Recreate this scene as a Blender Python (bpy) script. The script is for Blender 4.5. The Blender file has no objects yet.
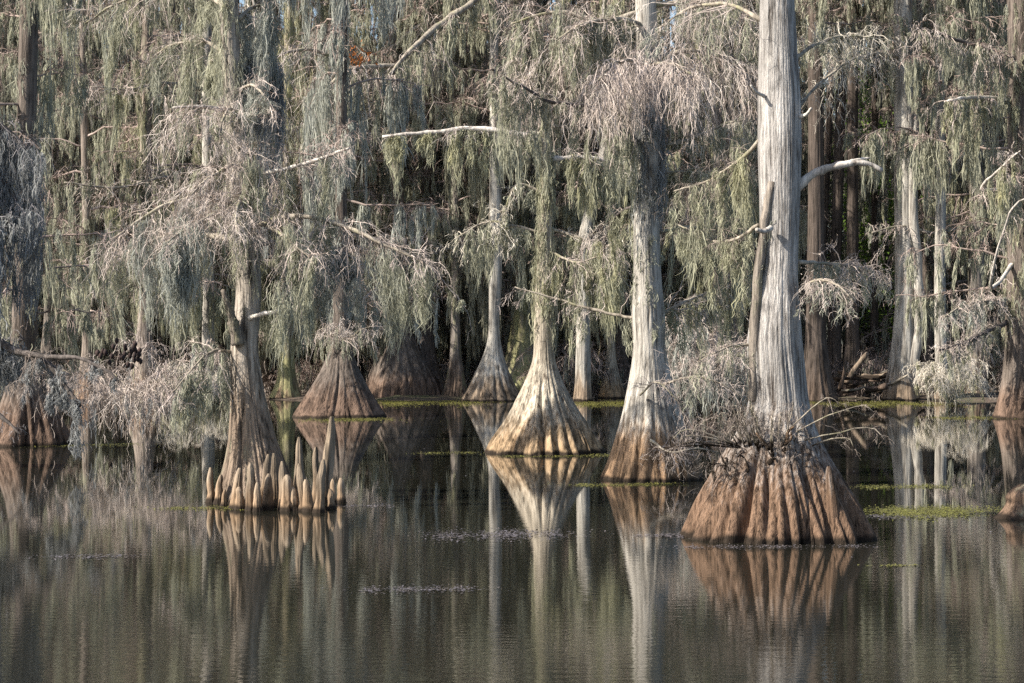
import bpy, math, random
import numpy as np

# ------------------------------------------------------------------ scene, camera, light
sc = bpy.context.scene
W, H, F, CAM_H = 1024, 683, 2000.0, 2.5
CX, CY = 512.0, 341.5
world = bpy.data.worlds.new("World"); sc.world = world; world.use_nodes = True
SUN_EL, SUN_AZ = math.radians(38), math.radians(69)     # azimuth: to the left of straight-behind-the-camera
sdir = np.array([-math.sin(SUN_AZ) * math.cos(SUN_EL), -math.cos(SUN_AZ) * math.cos(SUN_EL), math.sin(SUN_EL)])
nt = world.node_tree
bg = nt.nodes['Background']
sky = nt.nodes.new('ShaderNodeTexSky'); sky.sky_type = 'NISHITA'; sky.sun_disc = False
sky.sun_elevation = SUN_EL
sky.sun_rotation = math.atan2(sdir[0], sdir[1])
sky.air_density = 1.0; sky.dust_density = 1.5
nt.links.new(sky.outputs[0], bg.inputs[0]); bg.inputs[1].default_value = 0.095
sl = bpy.data.lights.new('sun', 'SUN'); sl.energy = 5.0; sl.angle = math.radians(0.55); sl.color = (1.0, 0.93, 0.82)
so = bpy.data.objects.new('sun', sl); sc.collection.objects.link(so)
from mathutils import Vector
so.rotation_euler = Vector(-sdir).to_track_quat('-Z', 'Y').to_euler()
so.location = (-40, -30, 40)
cam = bpy.data.cameras.new('camera'); cam.lens = F / W * 36.0; cam.sensor_width = 36.0
cam.clip_start = 0.5; cam.clip_end = 5000
co = bpy.data.objects.new('camera', cam); sc.collection.objects.link(co)
co.location = (0, 0, CAM_H); co.rotation_euler = (math.pi / 2, 0, 0); sc.camera = co
sc.view_settings.view_transform = 'Standard'; sc.view_settings.look = 'None'
sc.view_settings.exposure = 1.05; sc.view_settings.gamma = 1.0
sc.cycles.max_bounces = 6; sc.cycles.diffuse_bounces = 3; sc.cycles.glossy_bounces = 3
sc.cycles.transmission_bounces = 3; sc.cycles.transparent_max_bounces = 4
sc.cycles.sample_clamp_indirect = 4.0
sc.cycles.use_denoising = False


def at(px, py, d):
    """the place seen at picture point px, py, at distance d in front of the camera"""
    return np.array([(px - CX) / F * d, d, CAM_H + (CY - py) / F * d])


# ------------------------------------------------------------------ materials
def new_mat(name):
    m = bpy.data.materials.new(name); m.use_nodes = True
    t = m.node_tree; t.nodes.clear()
    out = t.nodes.new('ShaderNodeOutputMaterial')
    return m, t, out


def nd(t, typ, **kw):
    n = t.nodes.new(typ)
    for k, v in kw.items():
        if k in n.inputs.keys():
            n.inputs[k].default_value = v
        else:
            setattr(n, k, v)
    return n


def ramp(t, stops, fac=None):
    r = t.nodes.new('ShaderNodeValToRGB')
    e = r.color_ramp.elements
    while len(e) < len(stops):
        e.new(0.5)
    for k, (p, c) in enumerate(stops):
        e[k].position = p; e[k].color = (c[0], c[1], c[2], 1) if len(c) == 3 else c
    if fac is not None:
        t.links.new(fac, r.inputs[0])
    return r


def mixc(t, fac, a, b, mode='MIX'):
    m = t.nodes.new('ShaderNodeMix'); m.data_type = 'RGBA'; m.blend_type = mode
    for sock, v in ((m.inputs[0], fac), (m.inputs[6], a), (m.inputs[7], b)):
        if hasattr(v, 'is_output'):
            t.links.new(v, sock)
        elif isinstance(v, (int, float)):
            sock.default_value = v
        else:
            sock.default_value = (v[0], v[1], v[2], 1)
    return m.outputs[2]


def g(v):
    return (v, v, v)


def coords(t, scale, obj_offset=True):
    tc = t.nodes.new('ShaderNodeTexCoord')
    src = tc.outputs['Object']
    if obj_offset:
        oi = t.nodes.new('ShaderNodeObjectInfo')
        ml = nd(t, 'ShaderNodeMath', operation='MULTIPLY'); ml.inputs[1].default_value = 37.0
        t.links.new(oi.outputs['Random'], ml.inputs[0])
        ad = t.nodes.new('ShaderNodeVectorMath'); ad.operation = 'ADD'
        t.links.new(src, ad.inputs[0]); t.links.new(ml.outputs[0], ad.inputs[1]); src = ad.outputs[0]
    mp = t.nodes.new('ShaderNodeMapping'); mp.inputs['Scale'].default_value = scale
    t.links.new(src, mp.inputs[0])
    return tc, mp.outputs[0]


def bark_mat(name, light, dark, stain, stain_h, stain_soft=0.5, streak=9.0, bump=0.06, moss=0.0, mosscol=(0.2, 0.2, 0.1)):
    m, t, out = new_mat(name)
    tc, v = coords(t, (streak, streak, streak * 0.085))
    n1 = nd(t, 'ShaderNodeTexNoise', Scale=1.0, Detail=7.0, Roughness=0.62); t.links.new(v, n1.inputs['Vector'])
    tc2, v2 = coords(t, (streak * 2.6, streak * 2.6, streak * 0.3))
    n2 = nd(t, 'ShaderNodeTexNoise', Scale=1.0, Detail=4.0, Roughness=0.6); t.links.new(v2, n2.inputs['Vector'])
    tc3, v3 = coords(t, (1.3, 1.3, 0.8))
    n3 = nd(t, 'ShaderNodeTexNoise', Scale=1.0, Detail=5.0, Roughness=0.6); t.links.new(v3, n3.inputs['Vector'])
    r1 = ramp(t, [(0.33, dark), (0.44, tuple(0.55 * a + 0.45 * b for a, b in zip(light, dark))), (0.58, light), (0.8, tuple(min(1, c * 1.2) for c in light))], n1.outputs[0])
    r3 = ramp(t, [(0.3, g(0.62)), (0.7, g(1.12))], n3.outputs[0])
    c = mixc(t, 1.0, r1.outputs[0], r3.outputs[0], 'MULTIPLY')
    # high-water stain: a real brown tide mark on the lower trunk
    sep = t.nodes.new('ShaderNodeSeparateXYZ'); t.links.new(tc.outputs['Object'], sep.inputs[0])
    mr = nd(t, 'ShaderNodeMath', operation='MULTIPLY_ADD'); mr.inputs[1].default_value = stain_soft * 3.0; mr.inputs[2].default_value = -stain_soft * 1.5
    t.links.new(n1.outputs[0], mr.inputs[0])
    sb = nd(t, 'ShaderNodeMath', operation='ADD'); t.links.new(sep.outputs[2], sb.inputs[0]); t.links.new(mr.outputs[0], sb.inputs[1])
    mm = nd(t, 'ShaderNodeMapRange', interpolation_type='SMOOTHSTEP'); mm.inputs['From Min'].default_value = stain_h + stain_soft; mm.inputs['From Max'].default_value = stain_h - stain_soft
    t.links.new(sb.outputs[0], mm.inputs['Value'])
    sd = ramp(t, [(0.34, tuple(x * 0.2 for x in stain)), (0.46, tuple(x * 0.8 for x in stain)), (0.62, stain), (0.85, tuple(min(1, x * 1.35) for x in stain))], n1.outputs[0])
    sd2 = mixc(t, 1.0, sd.outputs[0], r3.outputs[0], 'MULTIPLY')
    c = mixc(t, mm.outputs[0], c, sd2)
    if moss > 0:
        tc4, v4 = coords(t, (2.2, 2.2, 0.7))
        n4 = nd(t, 'ShaderNodeTexNoise', Scale=1.0, Detail=6.0, Roughness=0.65); t.links.new(v4, n4.inputs['Vector'])
        r4 = ramp(t, [(0.62 - moss * 0.3, g(0)), (0.72 - moss * 0.25, g(1))], n4.outputs[0])
        c = mixc(t, r4.outputs[0], c, mosscol)
    tc6, v6 = coords(t, (streak * 0.42, streak * 0.42, 0.28))
    n6 = nd(t, 'ShaderNodeTexNoise', Scale=1.0, Detail=5.0, Roughness=0.6); t.links.new(v6, n6.inputs['Vector'])
    r6 = ramp(t, [(0.38, g(0.46)), (0.50, g(0.95)), (0.66, g(1.1))], n6.outputs[0])
    fs = nd(t, 'ShaderNodeMapRange'); fs.inputs['From Min'].default_value = 0.4; fs.inputs['From Max'].default_value = 3.0; fs.inputs['To Min'].default_value = 1.0; fs.inputs['To Max'].default_value = 0.35
    t.links.new(sep.outputs[2], fs.inputs['Value'])
    c = mixc(t, fs.outputs[0], c, mixc(t, 1.0, c, r6.outputs[0], 'MULTIPLY'))
    # lichen blotches and horizontal breaks of the bark plates
    tc5, v5 = coords(t, (6.5, 6.5, 2.6))
    n5 = nd(t, 'ShaderNodeTexNoise', Scale=1.0, Detail=6.0, Roughness=0.7); t.links.new(v5, n5.inputs['Vector'])
    r5 = ramp(t, [(0.34, g(0.62)), (0.43, g(1)), (0.60, g(1)), (0.70, (1.28, 1.28, 1.22))], n5.outputs[0])
    c = mixc(t, 1.0, c, r5.outputs[0], 'MULTIPLY')
    # soaked rim at the waterline
    wl = nd(t, 'ShaderNodeMapRange', interpolation_type='SMOOTHSTEP'); wl.inputs['From Min'].default_value = 0.11; wl.inputs['From Max'].default_value = 0.03
    wa = nd(t, 'ShaderNodeMath', operation='MULTIPLY_ADD'); wa.inputs[1].default_value = -0.22; t.links.new(n3.outputs[0], wa.inputs[0])
    wb = nd(t, 'ShaderNodeMath', operation='ADD'); wb.inputs[1].default_value = 0.11; t.links.new(sep.outputs[2], wb.inputs[0]); t.links.new(wb.outputs[0], wa.inputs[2])
    t.links.new(wa.outputs[0], wl.inputs['Value'])
    c = mixc(t, wl.outputs[0], c, (0.03, 0.022, 0.016))
    b = nd(t, 'ShaderNodeBsdfPrincipled', Roughness=0.9); b.inputs['Specular IOR Level'].default_value = 0.15
    t.links.new(c, b.inputs['Base Color'])
    ad = nd(t, 'ShaderNodeMath', operation='MULTIPLY_ADD'); ad.inputs[1].default_value = 0.45
    t.links.new(n2.outputs[0], ad.inputs[0]); t.links.new(n1.outputs[0], ad.inputs[2])
    bp = nd(t, 'ShaderNodeBump', Strength=0.9, Distance=bump)
    t.links.new(ad.outputs[0], bp.inputs['Height']); t.links.new(bp.outputs[0], b.inputs['Normal'])
    t.links.new(b.outputs[0], out.inputs[0])
    return m


def fibre_mat(name, cols, scale=0.6, trans=0.35):
    """moss and twigs: matt, a little light goes through, colour drifts from clump to clump"""
    m, t, out = new_mat(name)
    tc, v = coords(t, (scale, scale, scale * 0.55))
    n = nd(t, 'ShaderNodeTexNoise', Scale=1.0, Detail=4.0, Roughness=0.7); t.links.new(v, n.inputs['Vector'])
    k = len(cols)
    r = ramp(t, [(0.30 + 0.40 * i / (k - 1), c) for i, c in enumerate(cols)], n.outputs[0])
    tc2, v2 = coords(t, (9, 9, 5))
    n2 = nd(t, 'ShaderNodeTexNoise', Scale=1.0, Detail=2.0); t.links.new(v2, n2.inputs['Vector'])
    r2 = ramp(t, [(0.3, g(0.7)), (0.7, g(1.25))], n2.outputs[0])
    c = mixc(t, 1.0, r.outputs[0], r2.outputs[0], 'MULTIPLY')
    d = nd(t, 'ShaderNodeBsdfDiffuse'); t.links.new(c, d.inputs[0])
    tr = nd(t, 'ShaderNodeBsdfTranslucent'); t.links.new(c, tr.inputs[0])
    mx = t.nodes.new('ShaderNodeMixShader'); mx.inputs[0].default_value = trans
    t.links.new(d.outputs[0], mx.inputs[1]); t.links.new(tr.outputs[0], mx.inputs[2])
    t.links.new(mx.outputs[0], out.inputs[0])
    return m


M = {}
M['bark_pale'] = bark_mat('bark_pale', (0.53, 0.50, 0.47), (0.09, 0.075, 0.065), (0.235, 0.15, 0.10), 1.2, 0.7, 22, 0.07)
M['bark_white'] = bark_mat('bark_white', (0.54, 0.505, 0.45), (0.10, 0.085, 0.07), (0.38, 0.25, 0.155), 0.95, 0.35, 16, 0.05)
M['bark_cream'] = bark_mat('bark_cream', (0.50, 0.44, 0.35), (0.11, 0.085, 0.065), (0.44, 0.31, 0.19), 0.7, 0.45, 14, 0.05)
M['bark_grey'] = bark_mat('bark_grey', (0.36, 0.31, 0.26), (0.07, 0.055, 0.045), (0.28, 0.185, 0.12), 0.7, 0.3, 15, 0.06, 0.25, (0.26, 0.25, 0.16))
M['bark_olive'] = bark_mat('bark_olive', (0.36, 0.31, 0.23), (0.10, 0.08, 0.06), (0.34, 0.235, 0.16), 0.9, 0.5, 8, 0.06, 0.7, (0.30, 0.285, 0.15))
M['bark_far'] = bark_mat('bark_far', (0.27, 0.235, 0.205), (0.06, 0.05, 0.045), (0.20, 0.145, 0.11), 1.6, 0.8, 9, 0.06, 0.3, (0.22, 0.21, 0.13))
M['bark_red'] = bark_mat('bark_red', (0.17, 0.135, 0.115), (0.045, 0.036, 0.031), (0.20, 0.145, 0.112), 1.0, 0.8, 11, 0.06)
M['bark_snow'] = bark_mat('bark_snow', (0.48, 0.45, 0.40), (0.11, 0.095, 0.08), (0.33, 0.25, 0.18), 1.0, 0.6, 7, 0.05)
M['bark_shaded'] = bark_mat('bark_shaded', (0.12, 0.095, 0.08), (0.03, 0.025, 0.02), (0.15, 0.11, 0.085), 1.0, 0.8, 9, 0.06)  # darkened bark: the shade on the trunks at right is put into the colour
M['bark_tan'] = bark_mat('bark_tan', (0.54, 0.48, 0.41), (0.07, 0.058, 0.048), (0.32, 0.245, 0.185), 2.1, 0.8, 15, 0.06, 0.15, (0.27, 0.26, 0.18))
M['bark_buttress'] = bark_mat('bark_buttress', (0.30, 0.25, 0.21), (0.07, 0.055, 0.045), (0.27, 0.18, 0.125), 1.1, 0.5, 11, 0.06, 0.3, (0.24, 0.235, 0.17))
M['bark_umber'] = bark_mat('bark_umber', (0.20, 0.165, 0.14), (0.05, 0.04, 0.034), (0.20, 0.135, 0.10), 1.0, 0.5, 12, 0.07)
M['knee'] = bark_mat('knee', (0.36, 0.285, 0.21), (0.07, 0.055, 0.042), (0.38, 0.26, 0.165), 0.3, 0.25, 13, 0.03)
M['dead_wood'] = bark_mat('dead_wood', (0.66, 0.61, 0.55), (0.25, 0.21, 0.18), (0.6, 0.55, 0.5), -9, 0.2, 12, 0.02)
M['branch'] = bark_mat('branch', (0.42, 0.37, 0.30), (0.13, 0.11, 0.09), (0.3, 0.3, 0.3), -9, 0.2, 10, 0.02, 0.3, (0.24, 0.23, 0.14))
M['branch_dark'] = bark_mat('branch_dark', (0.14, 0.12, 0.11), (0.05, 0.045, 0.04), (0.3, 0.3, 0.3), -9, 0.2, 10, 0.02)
M['moss'] = fibre_mat('moss', [(0.43, 0.435, 0.375), (0.35, 0.35, 0.27), (0.42, 0.415, 0.315), (0.33, 0.325, 0.26)], 0.7)
M['moss_silver'] = fibre_mat('moss_silver', [(0.45, 0.46, 0.42), (0.37, 0.38, 0.335), (0.45, 0.45, 0.38)], 0.7)
M['moss_olive'] = fibre_mat('moss_olive', [(0.42, 0.40, 0.24), (0.37, 0.365, 0.26), (0.41, 0.405, 0.31)], 0.7)
M['moss_slate'] = fibre_mat('moss_slate', [(0.27, 0.28, 0.29), (0.32, 0.325, 0.32), (0.24, 0.25, 0.255)], 0.7)  # blue-grey moss; carries the shade of the left-edge limbs in its colour
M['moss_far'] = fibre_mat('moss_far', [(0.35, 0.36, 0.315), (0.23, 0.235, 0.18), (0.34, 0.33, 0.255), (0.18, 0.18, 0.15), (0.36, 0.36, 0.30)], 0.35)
M['twig'] = fibre_mat('twig', [(0.58, 0.50, 0.46), (0.46, 0.39, 0.345), (0.63, 0.57, 0.52)], 1.0, 0.1)
M['twig_pale'] = fibre_mat('twig_pale', [(0.64, 0.59, 0.51), (0.54, 0.49, 0.41)], 1.0, 0.1)
M['twig_dim'] = fibre_mat('twig_dim', [(0.33, 0.275, 0.24), (0.25, 0.21, 0.18), (0.40, 0.34, 0.30)], 1.0, 0.1)
M['twig_slate'] = fibre_mat('twig_slate', [(0.24, 0.22, 0.22), (0.30, 0.28, 0.28), (0.2, 0.19, 0.19)], 1.0, 0.1)  # dimmer twigs for the left-edge tree, its shade put into the colour
M['twig_far'] = fibre_mat('twig_far', [(0.45, 0.35, 0.31), (0.29, 0.23, 0.20), (0.50, 0.41, 0.37)], 0.5, 0.1)
M['leaf_green'] = fibre_mat('leaf_green', [(0.18, 0.29, 0.05), (0.13, 0.21, 0.045), (0.23, 0.32, 0.08)], 0.8, 0.4)  # greens brightened to stand in for sun on the leaves
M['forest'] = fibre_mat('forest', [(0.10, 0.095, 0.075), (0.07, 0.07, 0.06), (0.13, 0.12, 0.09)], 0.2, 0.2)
M['leaf_rust'] = fibre_mat('leaf_rust', [(0.36, 0.13, 0.04), (0.28, 0.12, 0.05)], 1.5, 0.3)
M['seed'] = fibre_mat('seed', [(0.07, 0.05, 0.045), (0.05, 0.04, 0.04)], 1.5, 0.0)


def water_mat():
    m, t, out = new_mat('water')
    tc = t.nodes.new('ShaderNodeTexCoord')
    mp = t.nodes.new('ShaderNodeMapping'); mp.inputs['Scale'].default_value = (1.3, 3.6, 1); t.links.new(tc.outputs['Object'], mp.inputs[0])
    n = nd(t, 'ShaderNodeTexNoise', Scale=2.4, Detail=4.0, Roughness=0.55); t.links.new(mp.outputs[0], n.inputs['Vector'])
    # calm and ruffled areas
    mp2 = t.nodes.new('ShaderNodeMapping'); mp2.inputs['Scale'].default_value = (0.06, 0.11, 1); t.links.new(tc.outputs['Object'], mp2.inputs[0])
    n2 = nd(t, 'ShaderNodeTexNoise', Scale=1.0, Detail=3.0); t.links.new(mp2.outputs[0], n2.inputs['Vector'])
    r2 = ramp(t, [(0.35, g(0.35)), (0.65, g(1.0))], n2.outputs[0])
    sep = t.nodes.new('ShaderNodeSeparateXYZ'); t.links.new(tc.outputs['Object'], sep.inputs[0])
    # a light breeze ruffles the open water, the pools between the trees lie still
    far = nd(t, 'ShaderNodeMapRange'); far.inputs['From Min'].default_value = 13; far.inputs['From Max'].default_value = 34
    far.inputs['To Min'].default_value = 1.0; far.inputs['To Max'].default_value = 0.12
    t.links.new(sep.outputs[1], far.inputs['Value'])
    mu = nd(t, 'ShaderNodeMath', operation='MULTIPLY'); t.links.new(r2.outputs[0], mu.inputs[0]); t.links.new(far.outputs[0], mu.inputs[1])
    ms = nd(t, 'ShaderNodeMath', operation='MULTIPLY'); ms.inputs[1].default_value = 0.05; t.links.new(mu.outputs[0], ms.inputs[0])
    bp = nd(t, 'ShaderNodeBump', Distance=0.05); t.links.new(ms.outputs[0], bp.inputs['Strength']); t.links.new(n.outputs[0], bp.inputs['Height'])
    b = nd(t, 'ShaderNodeBsdfPrincipled', Roughness=0.012, IOR=1.52)
    b.inputs['Base Color'].default_value = (0.0130, 0.0130, 0.0095, 1)
    t.links.new(bp.outputs[0], b.inputs['Normal'])
    t.links.new(b.outputs[0], out.inputs[0])
    return m


def ground_mat():
    m, t, out = new_mat('swamp_floor')
    tc, v = coords(t, (1, 1, 1), False)
    n = nd(t, 'ShaderNodeTexNoise', Scale=0.6, Detail=8.0, Roughness=0.7); t.links.new(v, n.inputs['Vector'])
    n2 = nd(t, 'ShaderNodeTexNoise', Scale=6.0, Detail=6.0, Roughness=0.7); t.links.new(v, n2.inputs['Vector'])
    r = ramp(t, [(0.3, (0.035, 0.027, 0.02)), (0.5, (0.085, 0.06, 0.043)), (0.7, (0.15, 0.105, 0.075))], n2.outputs[0])
    r2 = ramp(t, [(0.5, g(0)), (0.62, g(1))], n.outputs[0])
    c = mixc(t, r2.outputs[0], r.outputs[0], (0.07, 0.075, 0.03))
    b = nd(t, 'ShaderNodeBsdfPrincipled', Roughness=0.95); t.links.new(c, b.inputs['Base Color'])
    bp = nd(t, 'ShaderNodeBump', Strength=0.8, Distance=0.08); t.links.new(n2.outputs[0], bp.inputs['Height']); t.links.new(bp.outputs[0], b.inputs['Normal'])
    t.links.new(b.outputs[0], out.inputs[0])
    return m


def weed_mat(name, cols):
    m, t, out = new_mat(name)
    tc, v = coords(t, (3, 3, 3), False)
    n = nd(t, 'ShaderNodeTexNoise', Scale=3.0, Detail=4.0, Roughness=0.7); t.links.new(v, n.inputs['Vector'])
    r = ramp(t, [(0.3 + 0.4 * i / (len(cols) - 1), c) for i, c in enumerate(cols)], n.outputs[0])
    b = nd(t, 'ShaderNodeBsdfPrincipled', Roughness=0.55); t.links.new(r.outputs[0], b.inputs['Base Color'])
    t.links.new(b.outputs[0], out.inputs[0])
    return m


M['water'] = water_mat(); M['ground'] = ground_mat()
M['duckweed'] = weed_mat('duckweed', [(0.12, 0.125, 0.02), (0.17, 0.165, 0.03), (0.10, 0.095, 0.03), (0.20, 0.175, 0.045)])
M['litter'] = weed_mat('litter', [(0.15, 0.13, 0.105), (0.085, 0.07, 0.06), (0.13, 0.12, 0.14), (0.18, 0.155, 0.125)])


# ------------------------------------------------------------------ mesh building
class MB:
    """collects quads, then links them as ONE mesh object"""
    def __init__(self):
        self.v = []; self.q = []; self.n = 0

    def add(self, v, q):
        v = np.asarray(v, np.float32).reshape(-1, 3); q = np.asarray(q, np.int64).reshape(-1, 4)
        self.v.append(v); self.q.append(q + self.n); self.n += len(v)

    def ribbons(self, P, w, side=None, rng=None):
        """P (N,S,3) centre lines, w (N,S) half widths"""
        N, S, _ = P.shape
        if N == 0:
            return
        if side is None:
            a = rng.uniform(0, 2 * np.pi, N)
            side = np.stack([np.cos(a), np.sin(a), rng.normal(0, 0.25, N)], 1)
        o = side[:, None, :] * w[:, :, None]
        V = np.stack([P - o, P + o], 2).reshape(-1, 3)
        base = (np.arange(N) * S * 2)[:, None] + (np.arange(S - 1) * 2)[None, :]
        q = np.stack([base, base + 1, base + 3, base + 2], -1).reshape(-1, 4)
        self.add(V, q)

    def tube(self, P, r, sides=8, lump=0.0, rng=None, cap=True):
        P = np.asarray(P, float); r = np.asarray(r, float); S = len(P)
        T = np.gradient(P, axis=0); T /= np.linalg.norm(T, axis=1)[:, None] + 1e-9
        up = np.array([0, 0, 1.0]) if abs(T[0, 2]) < 0.9 else np.array([1.0, 0, 0])
        A = np.cross(T, up); A /= np.linalg.norm(A, axis=1)[:, None] + 1e-9
        B = np.cross(T, A)
        th = np.arange(sides) / sides * 2 * np.pi
        rr = np.repeat(r[:, None], sides, 1)
        if lump and rng is not None:
            rr = rr * (1 + lump * rng.normal(0, 1, rr.shape))
        V = P[:, None, :] + rr[:, :, None] * (np.cos(th)[None, :, None] * A[:, None, :] + np.sin(th)[None, :, None] * B[:, None, :])
        i = np.arange(S - 1)[:, None] * sides; j = np.arange(sides)[None, :]; j2 = (j + 1) % sides
        q = np.stack([i + j, i + j2, i + sides + j2, i + sides + j], -1).reshape(-1, 4)
        V = V.reshape(-1, 3)
        if cap:
            e = len(V); V = np.vstack([V, P[-1] + T[-1] * r[-1] * 0.4, P[0]])
            jj = np.arange(sides); l = (S - 1) * sides
            q2 = [(l + a, l + (a + 1) % sides, e, e) for a in jj]
            # two triangles share one cap quad
            q2 = [(l + a, l + (a + 1) % sides, l + (a + 2) % sides, e) for a in range(0, sides, 2)]
            q3 = [(e + 1, (a + 2) % sides, (a + 1) % sides, a) for a in range(0, sides, 2)]
            q = np.vstack([q, q2, q3])
        self.add(V, q)

    def build(self, name, mat, parent=None, loc=(0, 0, 0), smooth=True):
        me = bpy.data.meshes.new(name)
        V = np.concatenate(self.v).astype(np.float32); Q = np.concatenate(self.q).astype(np.int32)
        me.vertices.add(len(V)); me.vertices.foreach_set('co', V.ravel())
        me.loops.add(Q.size); me.loops.foreach_set('vertex_index', Q.ravel())
        me.polygons.add(len(Q)); me.polygons.foreach_set('loop_start', np.arange(0, Q.size, 4, dtype=np.int32))
        me.polygons.foreach_set('use_smooth', np.full(len(Q), smooth, dtype=bool))
        me.update(calc_edges=True)
        me.materials.append(mat)
        o = bpy.data.objects.new(name, me); sc.collection.objects.link(o)
        o.location = loc
        if parent is not None:
            o.parent = parent
        return o


def tag(o, label=None, cat=None, group=None, kind=None):
    if label: o['label'] = label
    if cat: o['category'] = cat
    if group: o['group'] = group
    if kind: o['kind'] = kind
    return o


def thing(name, label, cat, loc, rz=0.0, group=None):
    o = bpy.data.objects.new(name, None); o.empty_display_size = 0.2
    sc.collection.objects.link(o); o.location = loc; o.rotation_euler = (0, 0, rz)
    return tag(o, label, cat, group)


def copy_tree(o, parent=None):
    c = o.copy(); sc.collection.objects.link(c)
    if parent is not None:
        c.parent = parent
    for ch in o.children:
        copy_tree(ch, c)
    return c


def smooth_line(P, n):
    """Catmull-Rom through the points"""
    P = np.asarray(P, float)
    if len(P) == 2:
        s = np.linspace(0, 1, n)[:, None]; return P[0] * (1 - s) + P[1] * s
    E = np.vstack([2 * P[0] - P[1], P, 2 * P[-1] - P[-2]])
    out = []
    for u in np.linspace(0, len(P) - 1 - 1e-6, n):
        i = int(u); f = u - i
        a, b, c, d = E[i], E[i + 1], E[i + 2], E[i + 3]
        out.append(0.5 * (2 * b + (c - a) * f + (2 * a - 5 * b + 4 * c - d) * f * f + (3 * b - a - 3 * c + d) * f ** 3))
    return np.array(out)


def fnoise(rng, th, z, n=14, kmax=9, zs=3.0):
    o = np.zeros(np.broadcast(th, z).shape)
    for _ in range(n):
        k = rng.integers(1, kmax + 1); o = o + np.sin(k * th + rng.uniform(-zs, zs) * z + rng.uniform(0, 6.3)) / math.sqrt(k)
    return o / math.sqrt(n)


def trunk_into(mb, rings, rng, lobes=12, fl=0.16, fine=0.05, nth=120, nz=70, rough=0.02, twist=0.1, power=0.55, keep=0.0, broken=False):
    """rings: (z, x, y, r) from below the waterline upwards, local to the tree's base"""
    R = np.array(sorted(rings)); zz = R[:, 0]
    z0, z1 = zz[0], zz[-1]
    zs = z0 + (z1 - z0) * np.linspace(0, 1, nz) ** 1.5
    def ip(c):
        raw = np.interp(zs, zz, R[:, c])
        return raw
    x, y, r = ip(1), ip(2), ip(3)
    for _ in range(2):
        for a in (x, y, r):
            a[1:-1] = 0.25 * a[:-2] + 0.5 * a[1:-1] + 0.25 * a[2:]
    th = np.arange(nth) / nth * 2 * np.pi
    TH, Z = np.meshgrid(th, zs)
    rt = np.median(R[len(R) // 2:, 3]); rb = R[:, 3].max()
    amp = keep + (1 - keep) * np.clip((r - rt) / max(rb - rt, 1e-3), 0, 1) ** 0.6
    W_ = TH + 0.10 * np.sin(3 * TH + 1.1 * Z + rng.uniform(0, 6.3)) + sum(rng.uniform(0.08, 0.27) / k ** 0.5 * np.sin(k * TH + rng.uniform(0, 6.3)) for k in (1, 2, 3, 5)) + twist * Z / max(z1, 1)
    sn = np.abs(np.sin(lobes * W_ / 2)); lobe = 0.25 * sn ** power + 0.75 * (1 - np.exp(-sn / 0.15))
    W2 = TH + sum(rng.uniform(0.02, 0.10) * np.sin(k * TH + rng.uniform(0, 6.3)) for k in (2, 3, 7)) + 0.5 * twist * Z / max(z1, 1)
    sn2 = np.abs(np.sin(int(lobes * 2.6) * W2 / 2)); lobe2 = 0.3 * sn2 ** 0.7 + 0.7 * (1 - np.exp(-sn2 / 0.18))
    big = fnoise(rng, TH, Z * 0.35, 8, 3, 1.0)
    mod = np.clip(1.0 + 0.45 * fnoise(rng, TH, Z * 0.6, 8, 5, 1.2), 0.35, 1.8)
    lobe = 1 - (1 - lobe) * mod; lobe2 = 1 - (1 - lobe2) * np.clip(2 - mod, 0.3, 1.7)
    ridge = fnoise(rng, TH, Z * 0.5, 16, 34, 1.0)
    # clefts between the buttresses: unevenly spaced, of uneven depth, closing at different heights, wandering a little
    nc = int(lobes * 2.3); gaps = rng.gamma(1.6, 1, nc) + 0.25; ang = np.cumsum(gaps) / gaps.sum() * 2 * np.pi
    zf = max(z1 * 0.02, np.interp((rt * 1.25 + rb * 0.1), r[::-1], zs[::-1]) if r[-1] < r[0] else z1 * 0.2)
    cleft = np.zeros_like(TH)
    for k in range(nc):
        th0 = ang[k] + rng.uniform(0.02, 0.10) * np.sin(rng.uniform(0.8, 2.6) * Z + rng.uniform(0, 6.3)) + rng.normal(0, 0.07) * Z / max(zf, 0.3)
        dth = np.abs((TH - th0 + np.pi) % (2 * np.pi) - np.pi)
        wk = rng.uniform(0.018, 0.06) * (0.7 + 0.5 * min(gaps[k], 2.0)); dk = rng.uniform(0.25, 1.0) ** 1.2
        top = zf * rng.uniform(0.35, 1.3); low = 1.0 if rng.random() < 0.75 else 0.0
        hm = np.clip((top - Z) / (0.35 * zf), 0, 1) * (low + (1 - low) * np.clip(Z / (0.4 * zf), 0, 1))
        cleft = np.maximum(cleft, dk * np.exp(-(dth / wk) ** 1.5) * np.maximum(hm, keep))
    fluting = fl * (0.55 * (1 - sn ** power) * mod + 0.95 * cleft) + fine * 0.6 * (1 - lobe2)
    f = 1 - fluting * amp[:, None] + 0.06 * big * (0.35 + amp[:, None]) + rough * ridge
    f = f / (1 - 0.42 * fl * amp[:, None])
    f = f + 0.5 * rough * fnoise(rng, TH, Z * 0.8, 22, max(12, nth // 4), 1.5)
    rr = r[:, None] * f
    V = np.stack([x[:, None] + rr * np.cos(TH), y[:, None] + rr * np.sin(TH), Z.copy()], -1)
    if broken:
        jag = np.abs(rng.normal(0, 1, nth)) * r[-1] * 1.6
        V[-1, :, 2] += jag; V[-2, :, 2] += jag * 0.5
    i = np.arange(nz - 1)[:, None] * nth; j = np.arange(nth)[None, :]; j2 = (j + 1) % nth
    q = np.stack([i + j, i + j2, i + nth + j2, i + nth + j], -1).reshape(-1, 4)
    mb.add(V, q)
    top = (nz - 1) * nth
    c = len(V.reshape(-1, 3))
    mb.add(np.array([[x[-1], y[-1], z1 - 0.05]]), np.zeros((0, 4)))
    return V


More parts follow.
